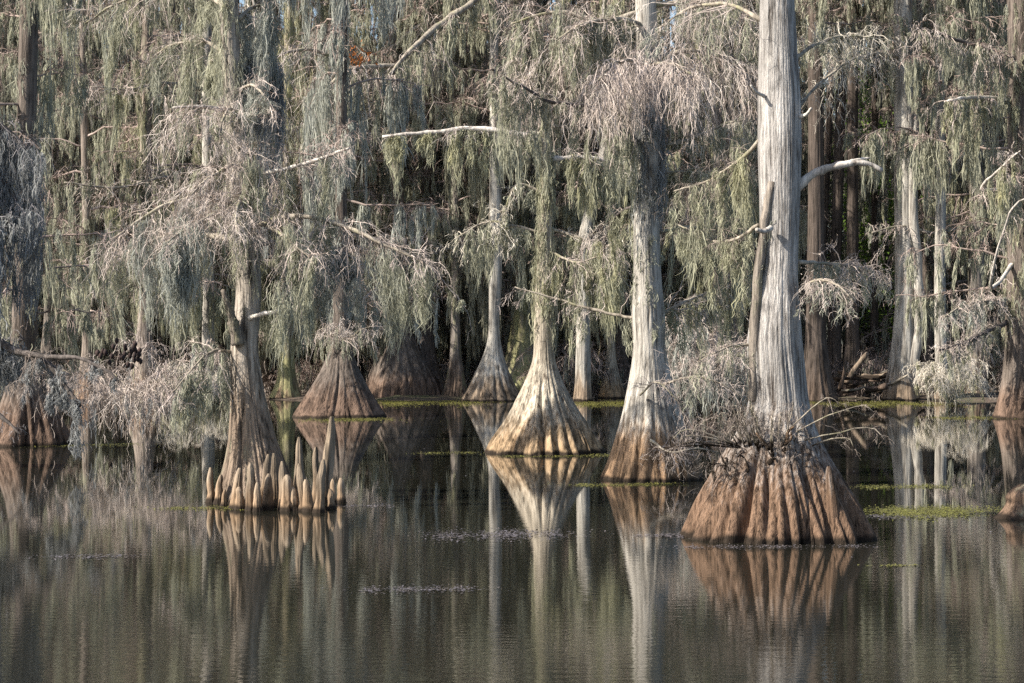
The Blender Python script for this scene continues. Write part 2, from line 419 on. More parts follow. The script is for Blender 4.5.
def moss_into(mb, O, L, rng, K=60, width=0.15, sw=0.011, seg=4, lean=0.04):
    """hanging festoons: O (N,3) where each hangs from, L (N,) lengths"""
    N = len(O)
    if N == 0:
        return
    L = np.asarray(L, float)
    O_ = np.repeat(O, K, 0); L_ = np.repeat(L, K)
    n = N * K
    wd = np.repeat(width * rng.uniform(0.45, 1.6, N) * np.sqrt(L / np.mean(L)), K)
    dirn = np.repeat(rng.normal(0, lean, (N, 2)), K, 0)
    ph = np.repeat(rng.uniform(0, 6.3, N), K)
    fray = rng.random(n) < 0.18
    start = rng.uniform(-0.02, 0.75, n)
    ln = rng.uniform(0.18, 0.42, n) * np.where(fray, 0.55, 1.0)
    a = rng.uniform(0, 6.3, n); rho = rng.uniform(0, 1, n) ** 0.7
    S = seg + 1
    s = np.linspace(0, 1, S)[None, :]
    u = start[:, None] + ln[:, None] * s
    uu = np.clip(u, 0, 1.15)
    # knots and thin places along each beard
    k1 = np.repeat(rng.uniform(5, 11, N), K)[:, None]
    env = (0.55 + 1.1 * uu) * np.clip(1.12 - uu, 0.02, 1) ** 1.0 * (1 + 0.35 * np.sin(k1 * uu + ph[:, None]))
    jit = np.cumsum(rng.normal(0, 0.05, (n, S, 2)), 1) * (0.2 + wd[:, None, None])
    tl = (ln * L_)[:, None] * s
    til = rng.normal(0, 1, (n, 2)) * np.where(fray, 0.32, 0.05)[:, None]
    bow = rng.normal(0, 1, (n, 2)) * np.where(fray, 0.28, 0.04)[:, None]
    lat = (rho * wd)[:, None] * env * 0.55
    sway = 0.04 * np.sin(u * 3.0 + ph[:, None]) * np.sqrt(L_)[:, None]
    q = tl * (1 - s)
    X = O_[:, None, 0] + lat * np.cos(a)[:, None] + jit[..., 0] + dirn[:, None, 0] * u * L_[:, None] + sway + til[:, :1] * tl + bow[:, :1] * q
    Y = O_[:, None, 1] + lat * np.sin(a)[:, None] + jit[..., 1] + dirn[:, None, 1] * u * L_[:, None] + til[:, 1:] * tl + bow[:, 1:] * q
    Z = O_[:, None, 2] - u * L_[:, None]
    P = np.stack([X, Y, Z], -1)
    w = sw * rng.uniform(0.5, 1.4, n)[:, None] * np.interp(np.linspace(0, 1, S), [0, 0.4, 1], [0.8, 1.0, 0.3])[None, :]
    mb.ribbons(P, w, rng=rng)


def grow(o, d, L, rng, S=6, droop=0.35, wig=0.05):
    """N curved shoots from o along d"""
    n = len(o)
    s = np.linspace(0, 1, S)
    P = o[:, None, :] + d[:, None, :] * (L[:, None] * s[None, :])[..., None]
    P[..., 2] -= droop * (L[:, None] * s[None, :] ** 2)
    P = P + np.cumsum(rng.normal(0, 1, (n, S, 3)) * (wig * L)[:, None, None], 1) * (s > 0)[None, :, None]
    return P


def pick(P, t):
    """points and tangents at t (n,) of each curve P (n,S,3)"""
    S = P.shape[1]; u = np.clip(t, 0, 0.999) * (S - 1); i = u.astype(int); f = (u - i)[:, None]
    k = np.arange(len(P)); a = P[k, i]; b = P[k, i + 1]
    T = b - a; T /= np.linalg.norm(T, axis=1)[:, None] + 1e-9
    return a * (1 - f) + b * f, T


def unit(a):
    return a / (np.linalg.norm(a, axis=-1, keepdims=True) + 1e-9)


def sprays_into(mb, line, rng, n1=24, L1=0.9, k2=7, k3=3, w=0.010, droop=0.35, t0=0.15, up=0.0):
    """side shoots of a branch with their own finer shoots; returns the first-order shoots"""
    line = np.asarray(line)
    t = rng.uniform(t0, 1.0, n1)
    o, T = pick(np.repeat(line[None], n1, 0), t)
    rnd = unit(rng.normal(0, 1, (n1, 3)) * np.array([1, 1, 0.7]))
    d = unit(T * 0.75 + rnd * 0.95 + np.array([0, 0, up]))
    L = L1 * rng.uniform(0.45, 1.25, n1) * (1.15 - 0.45 * t)
    P1 = grow(o, d, L, rng, 7, droop, 0.045)
    w1 = np.interp(np.linspace(0, 1, 7), [0, 1], [1.25, 0.5])[None] * w * rng.uniform(0.8, 1.3, n1)[:, None]
    mb.ribbons(P1, w1, rng=rng)
    sd = unit(np.cross(rng.normal(0, 1, (n1, 3)), d)); mb.ribbons(P1, w1, side=sd)
    if k2:
        Pr = np.repeat(P1, k2, 0); n2 = len(Pr); t2 = rng.uniform(0.15, 1.0, n2)
        o2, T2 = pick(Pr, t2)
        d2 = unit(T2 * 0.8 + unit(rng.normal(0, 1, (n2, 3))) * 0.9)
        L2 = np.repeat(L, k2) * rng.uniform(0.22, 0.55, n2)
        P2 = grow(o2, d2, L2, rng, 5, droop * 1.2, 0.07)
        mb.ribbons(P2, np.linspace(0.8, 0.4, 5)[None] * w * rng.uniform(0.7, 1.2, n2)[:, None], rng=rng)
        if k3:
            Pr = np.repeat(P2, k3, 0); n3 = len(Pr); o3, T3 = pick(Pr, rng.uniform(0.2, 1.0, n3))
            d3 = unit(T3 * 0.7 + unit(rng.normal(0, 1, (n3, 3))) * 0.9)
            P3 = grow(o3, d3, np.repeat(L2, k3) * rng.uniform(0.25, 0.6, n3), rng, 4, droop * 1.3, 0.09)
            mb.ribbons(P3, np.linspace(0.65, 0.35, 4)[None] * w * np.ones((n3, 1)), rng=rng)
    return P1


def px_rings(prof, d, base, below=0.5):
    """picture outline (py, left, right) at distance d -> rings local to base"""
    R = []
    for py, l, r in prof:
        c = at((l + r) / 2, py, d)
        R.append([c[2] - base[2], c[0] - base[0], 0.0, (r - l) / 2 / F * d])
    R.sort()
    lo = list(R[0]); lo2 = [-below, lo[1], 0, lo[3] * 1.05]
    if lo[0] > 0.02:
        R.insert(0, [0.0, lo[1], 0, lo[3] * 1.02])
    R.insert(0, lo2)
    return R


class Tree:
    """a hero tree: an Empty at the waterline, a trunk and branches with their twigs and moss"""
    def __init__(self, name, label, prof, d, seed, mat, group=None, cat='cypress tree', **kw):
        self.rng = np.random.default_rng(seed); self.d = d
        py, l, r = max(prof)
        x = ((l + r) / 2 - CX) / F * d
        self.base = np.array([x, d, 0.0])
        self.o = thing(name, label, cat, tuple(self.base), group=group)
        self.rings = px_rings(prof, d, self.base)
        mb = MB(); self.V = trunk_into(mb, self.rings, self.rng, **kw)
        self.trunk = mb.build('trunk', M[mat], self.o)
        self.seen = {}

    def loc(self, p):
        return at(p[0], p[1], self.d + (p[2] if len(p) > 2 else 0)) - self.base

    def branch(self, pts, r0, r1=None, name='branch', mat='branch', n1=0, L1=1.0, k2=7, k3=3, tw=0.010, droop=0.35, twig='twig', up=0.0,
               moss=0, mL=1.0, mK=64, mw=0.15, sw=0.010, mossmat='moss', t0=0.12, mt0=0.1, label=None):
        P = smooth_line([self.loc(p) for p in pts], 18)
        k = self.d / F
        r0 *= k; r1 = (r1 * k if r1 is not None else r0 * 0.35)
        ln = np.linalg.norm(np.diff(P, axis=0), axis=1).sum()
        P[1:] += np.cumsum(self.rng.normal(0, 0.006 * ln, (len(P) - 1, 3)), 0) * 0.6
        mb = MB(); mb.tube(P, np.linspace(r0, r1, len(P)) * self.rng.uniform(0.84, 1.16, len(P)), 8, 0.07, self.rng)
        b = mb.build(name, M[mat], self.o)
        if label:
            b['label'] = label
        P1 = None
        if n1:
            tb = MB(); P1 = sprays_into(tb, P, self.rng, n1, L1, k2, k3, tw, droop, t0, up)
            tb.build('twig_spray', M[twig], b)
        if moss:
            src = np.repeat(P[None], moss, 0); t = self.rng.uniform(mt0, 1, moss)
            o, _ = pick(src, t)
            if P1 is not None:
                m2 = moss // 2
                i = self.rng.integers(0, len(P1), m2); o2, _ = pick(P1[i], self.rng.uniform(0.1, 0.95, m2)); o[:m2] = o2
            # long and short runs along the branch
            ph = self.rng.uniform(0, 6.3)
            L = mL * (0.25 + 0.95 * self.rng.uniform(0, 1, moss) ** 1.3) * (0.8 + 0.35 * np.sin(t * 9 + ph))
            mm = MB(); moss_into(mm, o, L, self.rng, mK, mw, sw)
            mm.build('moss_curtain', M[mossmat], b)
        return b

    def trunk_moss(self, py0, py1, n, mL, mat='moss', K=26, mw=0.16, sw=0.011):
        z0, z1 = [CAM_H + (CY - p) / F * self.d for p in (py0, py1)]
        Z = self.V[:, 0, 2]; ok = np.where((Z >= min(z0, z1)) & (Z <= max(z0, z1)))[0]
        i = self.rng.choice(ok, n); j = self.rng.integers(0, self.V.shape[1], n)
        O = self.V[i, j].copy()
        c = self.V[i].mean(1); out = O - c; out[:, 2] = 0
        O += unit(out) * 0.02
        mb = MB(); moss_into(mb, O, mL * self.rng.uniform(0.4, 1.2, n), self.rng, K, mw, sw, lean=0.02)
        mb.build('trunk_moss', M[mat], self.o)


def auto_crown(rng, axis, zlo, zhi, n, Lr, wt=0.018, sw=0.02, mossn=9, mK=20, mL=1.6, mw=0.3, tw=(5, 5, 2), sides=5, r0=0.06):
    """limbs all round a trunk: one mesh of limbs and twigs, one of moss. axis(z) -> (x, y)"""
    cr, mo = MB(), MB()
    O, LL = [], []
    for k in range(n):
        z = zlo + (zhi - zlo) * ((k + rng.uniform(0, 1)) / n)
        a = rng.uniform(0, 2 * np.pi); f = 1 - 0.45 * (z - zlo) / (zhi - zlo)
        L = rng.uniform(*Lr) * f
        x, y = axis(z); d = np.array([math.cos(a), math.sin(a), 0])
        rise = rng.uniform(-0.15, 0.35)
        pts = [np.array([x, y, z]), np.array([x, y, z]) + d * L * 0.35 + [0, 0, rise * L * 0.4], np.array([x, y, z]) + d * L * 0.7 + [0, 0, rise * L * 0.45],
               np.array([x, y, z]) + d * L + [0, 0, rise * L * 0.25]]
        P = smooth_line(pts, 10); P[1:] += np.cumsum(rng.normal(0, 0.018 * L, (9, 3)), 0)
        cr.tube(P, np.linspace(r0 * L / 4, 0.012, 10), sides if sides % 2 == 0 else sides + 1)
        P1 = sprays_into(cr, P, rng, max(4, int(tw[0] * L)), 0.95, tw[1], tw[2], wt, 0.35)
        m = int(mossn * L / 3)
        i = rng.integers(0, len(P1), m); o, _ = pick(P1[i], rng.uniform(0, 0.9, m))
        o2, _ = pick(np.repeat(P[None], m, 0), rng.uniform(0.08, 1, m))
        amt = rng.uniform(0.3, 1.2)
        O += [o, o2]; LL += [mL * amt * (0.2 + 0.9 * rng.uniform(0, 1, m) ** 1.6), mL * amt * (0.25 + 1.2 * rng.uniform(0, 1, m) ** 1.6)]
    moss_into(mo, np.vstack(O), np.concatenate(LL), rng, mK, mw, sw, 3)
    return cr, mo


# ------------------------------------------------------------------ setting: swamp floor and water
def build_setting():
    rng = np.random.default_rng(5)
    xs = np.concatenate([np.linspace(-900, -70, 12), np.linspace(-65, 65, 131), np.linspace(70, 900, 12)])
    ys = np.concatenate([np.linspace(-300, 40, 12), np.linspace(45, 140, 96), np.linspace(150, 1500, 14)])
    X, Y = np.meshgrid(xs, ys)
    shore = 87.5 + 2.2 * np.sin(X * 0.21) + 1.4 * np.sin(X * 0.47 + 1) + 1.0 * np.sin(X * 1.1 + 2)
    t = Y - shore
    Z = np.where(t < 0, np.maximum(-1.4, t * 0.08), np.minimum(0.5, t * 0.05)) + 0.02
    lump = 0.07 * np.sin(X * 1.9 + Y * 0.7) * np.sin(Y * 1.3 - X * 0.4) + 0.05 * rng.normal(0, 1, X.shape)
    Z = Z + np.where((np.abs(X) < 66) & (Y > 45) & (Y < 141), lump, 0)
    nx, ny = len(xs), len(ys)
    i = np.arange(ny - 1)[:, None] * nx; j = np.arange(nx - 1)[None]
    q = np.stack([i + j, i + j + 1, i + nx + j + 1, i + nx + j], -1).reshape(-1, 4)
    mb = MB(); mb.add(np.stack([X, Y, Z], -1), q)
    tag(mb.build('ground', M['ground']), 'brown muddy swamp floor rising out of the water at the far bank', 'ground', kind='structure')
    mb = MB(); mb.add([(-900, -300, 0), (900, -300, 0), (900, 130, 0), (-900, 130, 0)], [(0, 1, 2, 3)])
    tag(mb.build('water', M['water'], smooth=False), 'dark still swamp water reflecting the trees', 'water', kind='structure')


build_setting()

# ------------------------------------------------------------------ the four big trees
R = Tree('cypress_tree', 'largest pale-trunked cypress at right front with wide reddish flared base', [
    (543, 686, 868), (530, 691, 864), (515, 697, 857), (500, 703, 850), (480, 713, 838), (460, 723, 827), (440, 735, 818), (420, 745, 811), (400, 751, 807),
    (370, 749, 804), (341, 748, 801), (310, 752, 799), (277, 757, 797), (244, 760, 798), (220, 760, 799), (180, 759, 800), (140, 758, 801), (100, 758, 800), (50, 759, 797), (0, 760, 794),
    (-80, 762, 790), (-200, 764, 788), (-420, 768, 784)], 25.7, 11, 'bark_pale', lobes=15, fl=0.24, fine=0.12, nth=300, nz=150, rough=0.016, keep=0.12)
R.branch([(797, 188), (808, 176), (826, 167), (846, 163), (866, 162), (882, 169)], 5.2, 2.2, name='broken_limb', mat='dead_wood', n1=7, L1=0.16, k2=2, k3=0, tw=0.006, twig='twig_pale', droop=0.0, label='bleached bare broken limb')
R.branch([(846, 163), (857, 160), (870, 158)], 2.2, 1.0, name='broken_limb', mat='dead_wood')
R.branch([(772, 182, -.2), (766, 215, -.22), (760, 255, -.22), (755, 300, -.2), (752, 350, -.2), (752, 400, -.2)], 4.0, 6.0, name='fused_stem', mat='bark_grey', moss=14, mL=0.5, mK=22, mw=0.08, sw=0.006)
R.branch([(771, 228, -.30), (765, 231, -.42), (757, 230, -.5)], 3.0, 1.8, name='branch_stub', mat='dead_wood')
R.branch([(797, 118, -.1), (806, 114, -.2), (811, 108, -.3)], 2.2, 1.3, name='branch_stub', mat='dead_wood')
R.branch([(764, 96, -.2), (756, 92, -.3), (751, 85, -.35)], 2.0, 1.0, name='branch_stub', mat='dead_wood')
R.branch([(792, 60), (820, 45, .5), (850, 38, 1), (885, 42, 1.2)], 2.4, n1=34, L1=0.55, k2=7, k3=3, tw=0.005, twig='twig_pale', moss=10, mL=0.5, mK=26, mw=0.1, sw=0.006)
R.branch([(795, 110), (815, 90, .4), (838, 70, .6), (862, 55, .7)], 2.0, n1=24, L1=0.5, tw=0.005, twig='twig_pale', moss=6, mL=0.5, mK=26, mw=0.1, sw=0.006)
R.branch([(760, 140), (735, 165, .5), (705, 182, 1), (672, 192, 1.2)], 2.2, n1=30, L1=0.55, tw=0.0035, twig='twig_dim', moss=34, mL=1.0, mK=60, mw=0.12, sw=0.006, mossmat='moss_olive')
R.branch([(758, 225), (735, 238, .6), (705, 236, 1.2), (680, 222, 1.5)], 2.0, n1=24, L1=0.45, tw=0.0035, twig='twig_dim', moss=32, mL=1.0, mK=60, mw=0.12, sw=0.006, mossmat='moss_olive')
R.branch([(798, 262), (825, 264, .5), (855, 266, 1), (880, 276, 1.4)], 2.2, n1=40, L1=0.5, tw=0.005, moss=34, mL=0.55, mK=30, mw=0.12, sw=0.006)
R.branch([(798, 290), (815, 280, -.3), (835, 283, -.6), (852, 300, -.8)], 1.8, n1=22, L1=0.4, tw=0.004, moss=14, mL=0.5, mK=26, mw=0.1, sw=0.006)
R.branch([(752, 345), (735, 345, -.2), (718, 352, -.4), (700, 362, -.4)], 1.4, n1=26, L1=0.45, tw=0.004, moss=12, mL=0.5, mK=26, mw=0.1, sw=0.006)
R.branch([(762, 20), (730, 5, .6), (690, 10, 1.2), (660, 30, 1.6)], 2.5, n1=36, L1=0.7, tw=0.005, moss=20, mL=0.8, mK=30, mw=0.12, sw=0.006)

T2 = Tree('cypress_tree', 'tall grey-white cypress with skirt-like base between the cone tree and the largest tree', [
    (482, 604, 702), (470, 608, 700), (455, 613, 695), (440, 617, 690), (420, 622, 682), (400, 626, 676), (380, 630, 671), (360, 633, 667), (340, 634, 664), (322, 632, 665), (310, 632, 664),
    (290, 634, 662), (260, 634, 660), (230, 633, 659), (200, 636, 660), (150, 638, 662), (100, 636, 660), (50, 636, 659), (0, 635, 656), (-120, 637, 654), (-330, 640, 651)],
    36.4, 12, 'bark_white', lobes=14, fl=0.17, fine=0.06, nth=240, nz=130, rough=0.02, keep=0.1)
T2.branch([(648, 60), (690, 50), (725, 60), (752, 80)], 3, n1=60, L1=0.9, tw=0.007, k2=9, k3=4, droop=0.6, moss=10, mL=1.0, sw=0.008)
T2.branch([(648, 62), (605, 52), (560, 58), (520, 82)], 3, n1=64, L1=0.9, tw=0.007, k2=9, k3=4, droop=0.55, moss=16, mL=1.1, sw=0.008)
T2.branch([(648, 66, 0), (662, 62, -1.5), (680, 66, -2.6), (700, 78, -3)], 2.4, n1=44, L1=0.8, tw=0.007, k2=9, k3=4, droop=0.7)
T2.branch([(648, 66, 0), (635, 60, -1.5), (615, 66, -2.6), (600, 80, -3)], 2.4, n1=44, L1=0.8, tw=0.007, k2=9, k3=4, droop=0.7)
T2.branch([(646, 10), (600, 18), (555, 8), (510, 20)], 3, n1=40, L1=1.0, tw=0.007, moss=34, mL=1.6, sw=0.009)
T2.branch([(650, 5), (700, 2), (735, 15), (760, 32)], 3, n1=40, L1=1.0, tw=0.007, moss=20, mL=1.2, sw=0.009)
T2.branch([(648, 28), (615, 20, -.5), (585, 24, -1), (556, 40, -1.3)], 3, n1=34, L1=0.8, tw=0.007, moss=26, mL=1.4, mK=110, mw=0.24, sw=0.008)
T2.branch([(648, 75, 0), (640, 72, -.7), (626, 78, -1.2), (612, 92, -1.4)], 2, n1=40, L1=0.7, tw=0.007, k2=8, k3=3, droop=0.7, moss=10, mL=0.8, mK=90, mw=0.2, sw=0.008)
T2.branch([(642, 152), (622, 120, -.5), (590, 106, -1), (548, 99, -1.4), (508, 74, -1.8)], 3.2, mat='branch_dark', n1=34, L1=0.8, tw=0.007, moss=40, mL=1.5, sw=0.008)
T2.branch([(655, 148), (690, 138), (725, 122), (745, 118)], 1.8, n1=20, L1=0.5, tw=0.006, twig='twig_pale', moss=8, mL=0.8, sw=0.008)
T2.branch([(655, 172), (690, 174, .4), (720, 188, .8), (750, 182, 1)], 1.6, n1=34, L1=0.6, tw=0.006, twig='twig_pale', moss=26, mL=1.3, mossmat='moss_olive', sw=0.008)
T2.branch([(638, 318), (600, 312, .3), (560, 300, .5), (515, 286, .6)], 2.0, n1=14, L1=0.6, tw=0.006, moss=6, mL=0.7, sw=0.008)
T2.branch([(655, 318), (690, 300, .6), (722, 290, 1.2), (748, 282, 1.6)], 1.8, n1=40, L1=0.7, tw=0.006, moss=30, mL=1.2, mossmat='moss_olive', sw=0.008)
T2.branch([(660, 232), (690, 226, .6), (715, 232, 1), (740, 246, 1.4)], 1.6, n1=30, L1=0.6, tw=0.006, moss=26, mL=1.2, mossmat='moss_olive', sw=0.008)
T2.branch([(636, 205), (616, 214, .5), (604, 240, .9), (600, 275, 1)], 1.8, mat='branch_dark', n1=12, L1=0.6, tw=0.006, moss=18, mL=1.0, mossmat='moss_olive', sw=0.008)
T2.branch([(662, 385, -.3), (690, 378, -.6), (720, 384, -.8), (745, 400, -.8)], 1.4, n1=30, L1=0.6, tw=0.005, droop=0.2)
T2.branch([(640, 395, -.5), (655, 382, -.9), (672, 395, -1.1), (690, 420, -1.1)], 1.2, n1=26, L1=0.45, tw=0.005, droop=0.2)
T2.branch([(650, 440, -1), (672, 452, -1.2), (700, 448, -1.2), (728, 455, -1)], 1.4, n1=26, L1=0.5, tw=0.005, droop=0.1)
T2.trunk_moss(55, 210, 130, 0.9, 'moss_slate', 26, 0.14, 0.008)  # slate moss stands in for canopy shade on the upper trunk
T2.trunk_moss(120, 330, 60, 0.6, 'moss', 20, 0.12, 0.007)

T3 = Tree('cypress_tree', 'broken-topped cypress with wide cream cone base in the middle', [
    (455, 484, 607), (448, 488, 602), (440, 493, 597), (430, 500, 591), (420, 507, 585), (410, 512, 578), (400, 517, 572), (390, 522, 567), (380, 526, 562), (370, 530, 558), (360, 533, 555), (350, 534, 554), (340, 534, 553),
    (300, 535, 552), (260, 537, 553), (230, 538, 552), (180, 541, 552), (150, 541, 551), (128, 542, 549)],
    45.2, 13, 'bark_cream', lobes=24, fl=0.22, fine=0.12, nth=300, nz=110, rough=0.02, keep=0.1, broken=True)
T3.branch([(546, 142), (510, 131), (470, 127), (430, 131), (384, 135)], 3.4, 1.8, mat='dead_wood', n1=14, L1=0.7, tw=0.008, moss=44, mL=1.3, mossmat='moss_olive', sw=0.010, mw=0.2, label='long pale bare-barked limb')
T3.branch([(546, 160), (580, 158), (610, 162), (642, 167)], 3.0, 1.6, mat='dead_wood', n1=16, L1=0.7, tw=0.008, moss=50, mL=1.6, mossmat='moss_olive', sw=0.010, mw=0.22)
T3.branch([(548, 228), (575, 236), (598, 246), (625, 240)], 1.8, n1=24, L1=0.8, tw=0.008, twig='twig_pale', moss=36, mL=1.6, mossmat='moss_olive', sw=0.010)
T3.branch([(545, 234), (512, 226), (485, 222), (455, 238)], 1.6, n1=30, L1=0.8, tw=0.008, twig='twig_pale', moss=22, mL=1.3, sw=0.010)
T3.branch([(545, 195), (520, 185), (508, 200), (504, 225)], 1.5, n1=12, L1=0.5, tw=0.008, twig='twig_pale', moss=8, mL=0.8, sw=0.010)
T3.branch([(546, 250), (575, 262, -.5), (600, 258, -.8), (620, 265, -1)], 1.4, n1=20, L1=0.8, tw=0.008, moss=34, mL=1.5, mossmat='moss_olive', sw=0.010)
T3.trunk_moss(128, 310, 130, 1.1, 'moss_olive', 26, 0.2, 0.009)

T1 = Tree('cypress_tree', 'left cypress with split snag and heavy twig and moss skirts above a ring of knees', [
    (505, 212, 302), (490, 217, 296), (480, 221, 291), (460, 226, 284), (440, 229, 276), (420, 230, 271), (400, 231, 266), (380, 230, 262), (360, 230, 259), (340, 231, 258), (320, 234, 260), (290, 236, 262),
    (260, 236, 260), (230, 233, 256), (200, 230, 252), (150, 228, 248), (100, 224, 243), (50, 221, 240), (0, 219, 238), (-120, 220, 236), (-330, 224, 232)],
    31.3, 14, 'bark_tan', lobes=13, fl=0.16, fine=0.06, nth=220, nz=130, rough=0.028, keep=0.15)
T1.branch([(238, 345, -.25), (231, 318, -.3), (221, 291, -.35)], 7, 2.2, name='broken_limb', mat='bark_grey', moss=8, mL=0.5, mK=22, mw=0.1, sw=0.007)
T1.branch([(250, 318, -.2), (262, 314, -.4), (277, 311, -.5)], 2.6, 1.8, name='broken_limb', mat='dead_wood')
T1.branch([(236, 352), (215, 350, -.3), (198, 362, -.6), (172, 392, -.8)], 1.8, n1=18, L1=0.45, tw=0.006, moss=18, mL=0.9, sw=0.008)
T1.branch([(232, 112), (205, 108, -.4), (172, 109, -.6)], 2.6, 1.2, mat='dead_wood', n1=20, L1=0.8, tw=0.006, k2=7, k3=3, droop=0.4, twig='twig', t0=0.3)
tb = dict(tw=0.0058, k2=7, k3=3, sw=0.0064, mK=210, mw=0.27)
T1.branch([(236, 205), (200, 196, -.6), (155, 205, -1), (112, 236, -1.2)], 3, n1=44, L1=0.9, moss=7, mL=1.35, mossmat='moss_silver', **tb)
T1.branch([(238, 240), (195, 235, .4), (155, 242, .6), (118, 258, .6)], 3, n1=34, L1=0.8, moss=15, mL=1.35, mossmat='moss', **tb)
T1.branch([(238, 215), (215, 215, -1.2), (190, 230, -2.0), (160, 250, -2.4)], 2.4, n1=34, L1=0.75, moss=8, mL=1.35, mt0=.5, mossmat='moss_silver', **tb)
T1.branch([(240, 200), (238, 196, -1.0), (236, 210, -1.8), (234, 228, -2.4)], 2.4, n1=40, L1=0.6, moss=4, mL=0.8, mossmat='moss', **tb)
T1.branch([(240, 165), (225, 168, -.8), (208, 178, -1.4), (188, 196, -1.8)], 2.4, n1=30, L1=0.7, moss=2, mL=0.8, **tb)
T1.branch([(248, 176), (285, 168, -.5), (325, 158, -.8), (350, 148, -1)], 2.2, 1.4, n1=30, L1=0.6, mat='dead_wood', moss=3, mL=0.8, **tb)
T1.branch([(250, 228), (290, 218, -.4), (340, 228, -.8), (380, 246, -1), (424, 266, -1.2)], 3, n1=54, L1=0.8, moss=10, mL=1.5, mossmat='moss', **tb)
T1.branch([(252, 245), (300, 244, .5), (345, 258, .7), (388, 282, .7)], 3, n1=34, L1=0.75, moss=16, mL=1.4, mossmat='moss_silver', **tb)
T1.branch([(250, 222), (266, 224, -1.2), (288, 236, -2.0), (312, 254, -2.4)], 2.2, n1=36, L1=0.7, moss=8, mL=1.5, mt0=.5, mossmat='moss', **tb)
T1.branch([(252, 255), (262, 262, .6), (285, 262, 1), (310, 270, 1)], 2.2, n1=20, L1=0.7, moss=12, mL=1.35, mossmat='moss_olive', **tb)
T1.branch([(240, 70), (254, 56, .3), (266, 58, .5), (276, 70, .5)], 2.4, n1=14, L1=0.5, moss=12, mL=2.2, mossmat='moss_slate', **tb)
T1.branch([(238, 20), (252, 8, .3), (266, 8, .5), (278, 22, .5)], 2.4, n1=12, L1=0.6, moss=10, mL=2.2, mossmat='moss_silver', **tb)
T1.branch([(228, 60), (205, 44, 1.0), (175, 44, 1.6), (150, 60, 1.8)], 2.4, n1=20, L1=0.8, moss=10, mL=1.35, mossmat='moss', **tb)
T1.branch([(228, 5), (180, -10, 1.2), (130, 0, 1.8), (90, 25, 2)], 2.4, n1=30, L1=1.0, moss=12, mL=1.35, mossmat='moss', **tb)
T1.branch([(238, -60), (290, -75, .4), (340, -55, .6), (385, -25, .6)], 2.4, n1=30, L1=1.0, moss=12, mL=1.5, mossmat='moss_silver', **tb)
T1.branch([(234, 112), (231, 108, -.6), (226, 118, -1.1), (222, 134, -1.3)], 1.8, n1=26, L1=0.55, moss=2, mL=0.6, **tb)
T1.branch([(238, 92), (250, 84, -.5), (262, 92, -.8), (272, 108, -.9)], 1.8, n1=24, L1=0.5, moss=4, mL=1.0, mossmat='moss_silver', **tb)
T1.branch([(236, 150), (244, 145, -.7), (252, 156, -1.1), (258, 172, -1.2)], 1.8, n1=28, L1=0.55, moss=4, mL=0.8, **tb)
T1.trunk_moss(-20, 130, 46, 0.8, 'moss', 24, 0.12, 0.007)
T1.trunk_moss(130, 270, 60, 0.6, 'moss', 22, 0.14, 0.007)

# a tree outside the frame on the left whose shaded limbs reach in
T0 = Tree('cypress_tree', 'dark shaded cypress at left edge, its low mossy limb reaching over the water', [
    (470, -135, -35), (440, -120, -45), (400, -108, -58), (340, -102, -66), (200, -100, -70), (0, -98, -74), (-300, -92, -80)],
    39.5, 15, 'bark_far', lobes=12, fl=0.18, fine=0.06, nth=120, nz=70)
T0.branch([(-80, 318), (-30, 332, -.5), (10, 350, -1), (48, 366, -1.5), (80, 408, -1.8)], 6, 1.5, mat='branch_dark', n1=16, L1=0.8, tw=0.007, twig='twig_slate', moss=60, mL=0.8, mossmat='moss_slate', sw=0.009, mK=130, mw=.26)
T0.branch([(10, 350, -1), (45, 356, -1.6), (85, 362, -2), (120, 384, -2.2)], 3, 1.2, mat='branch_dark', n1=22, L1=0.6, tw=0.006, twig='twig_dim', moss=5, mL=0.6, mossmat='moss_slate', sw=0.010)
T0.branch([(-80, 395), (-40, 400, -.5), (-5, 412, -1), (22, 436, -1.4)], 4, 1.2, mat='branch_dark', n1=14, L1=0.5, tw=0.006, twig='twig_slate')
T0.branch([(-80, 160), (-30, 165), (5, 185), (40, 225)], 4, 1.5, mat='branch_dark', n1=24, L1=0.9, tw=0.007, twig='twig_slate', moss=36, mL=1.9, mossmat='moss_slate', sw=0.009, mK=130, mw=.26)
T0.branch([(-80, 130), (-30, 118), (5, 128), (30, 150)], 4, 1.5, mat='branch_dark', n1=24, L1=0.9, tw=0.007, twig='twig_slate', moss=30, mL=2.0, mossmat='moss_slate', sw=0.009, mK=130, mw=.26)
cr, mo = auto_crown(np.random.default_rng(150), lambda z: (-0.3, 0.0), 4.6, 8.2, 16, (1.8, 2.8), 0.009, 0.014, 26, 60, 2.0, 0.3, (5, 5, 2))  # crown mostly out of view, added to shade the limbs reaching in
cr.build('crown', M['twig_slate'], T0.o); mo.build('moss_curtain', M['moss_slate'], T0.o)

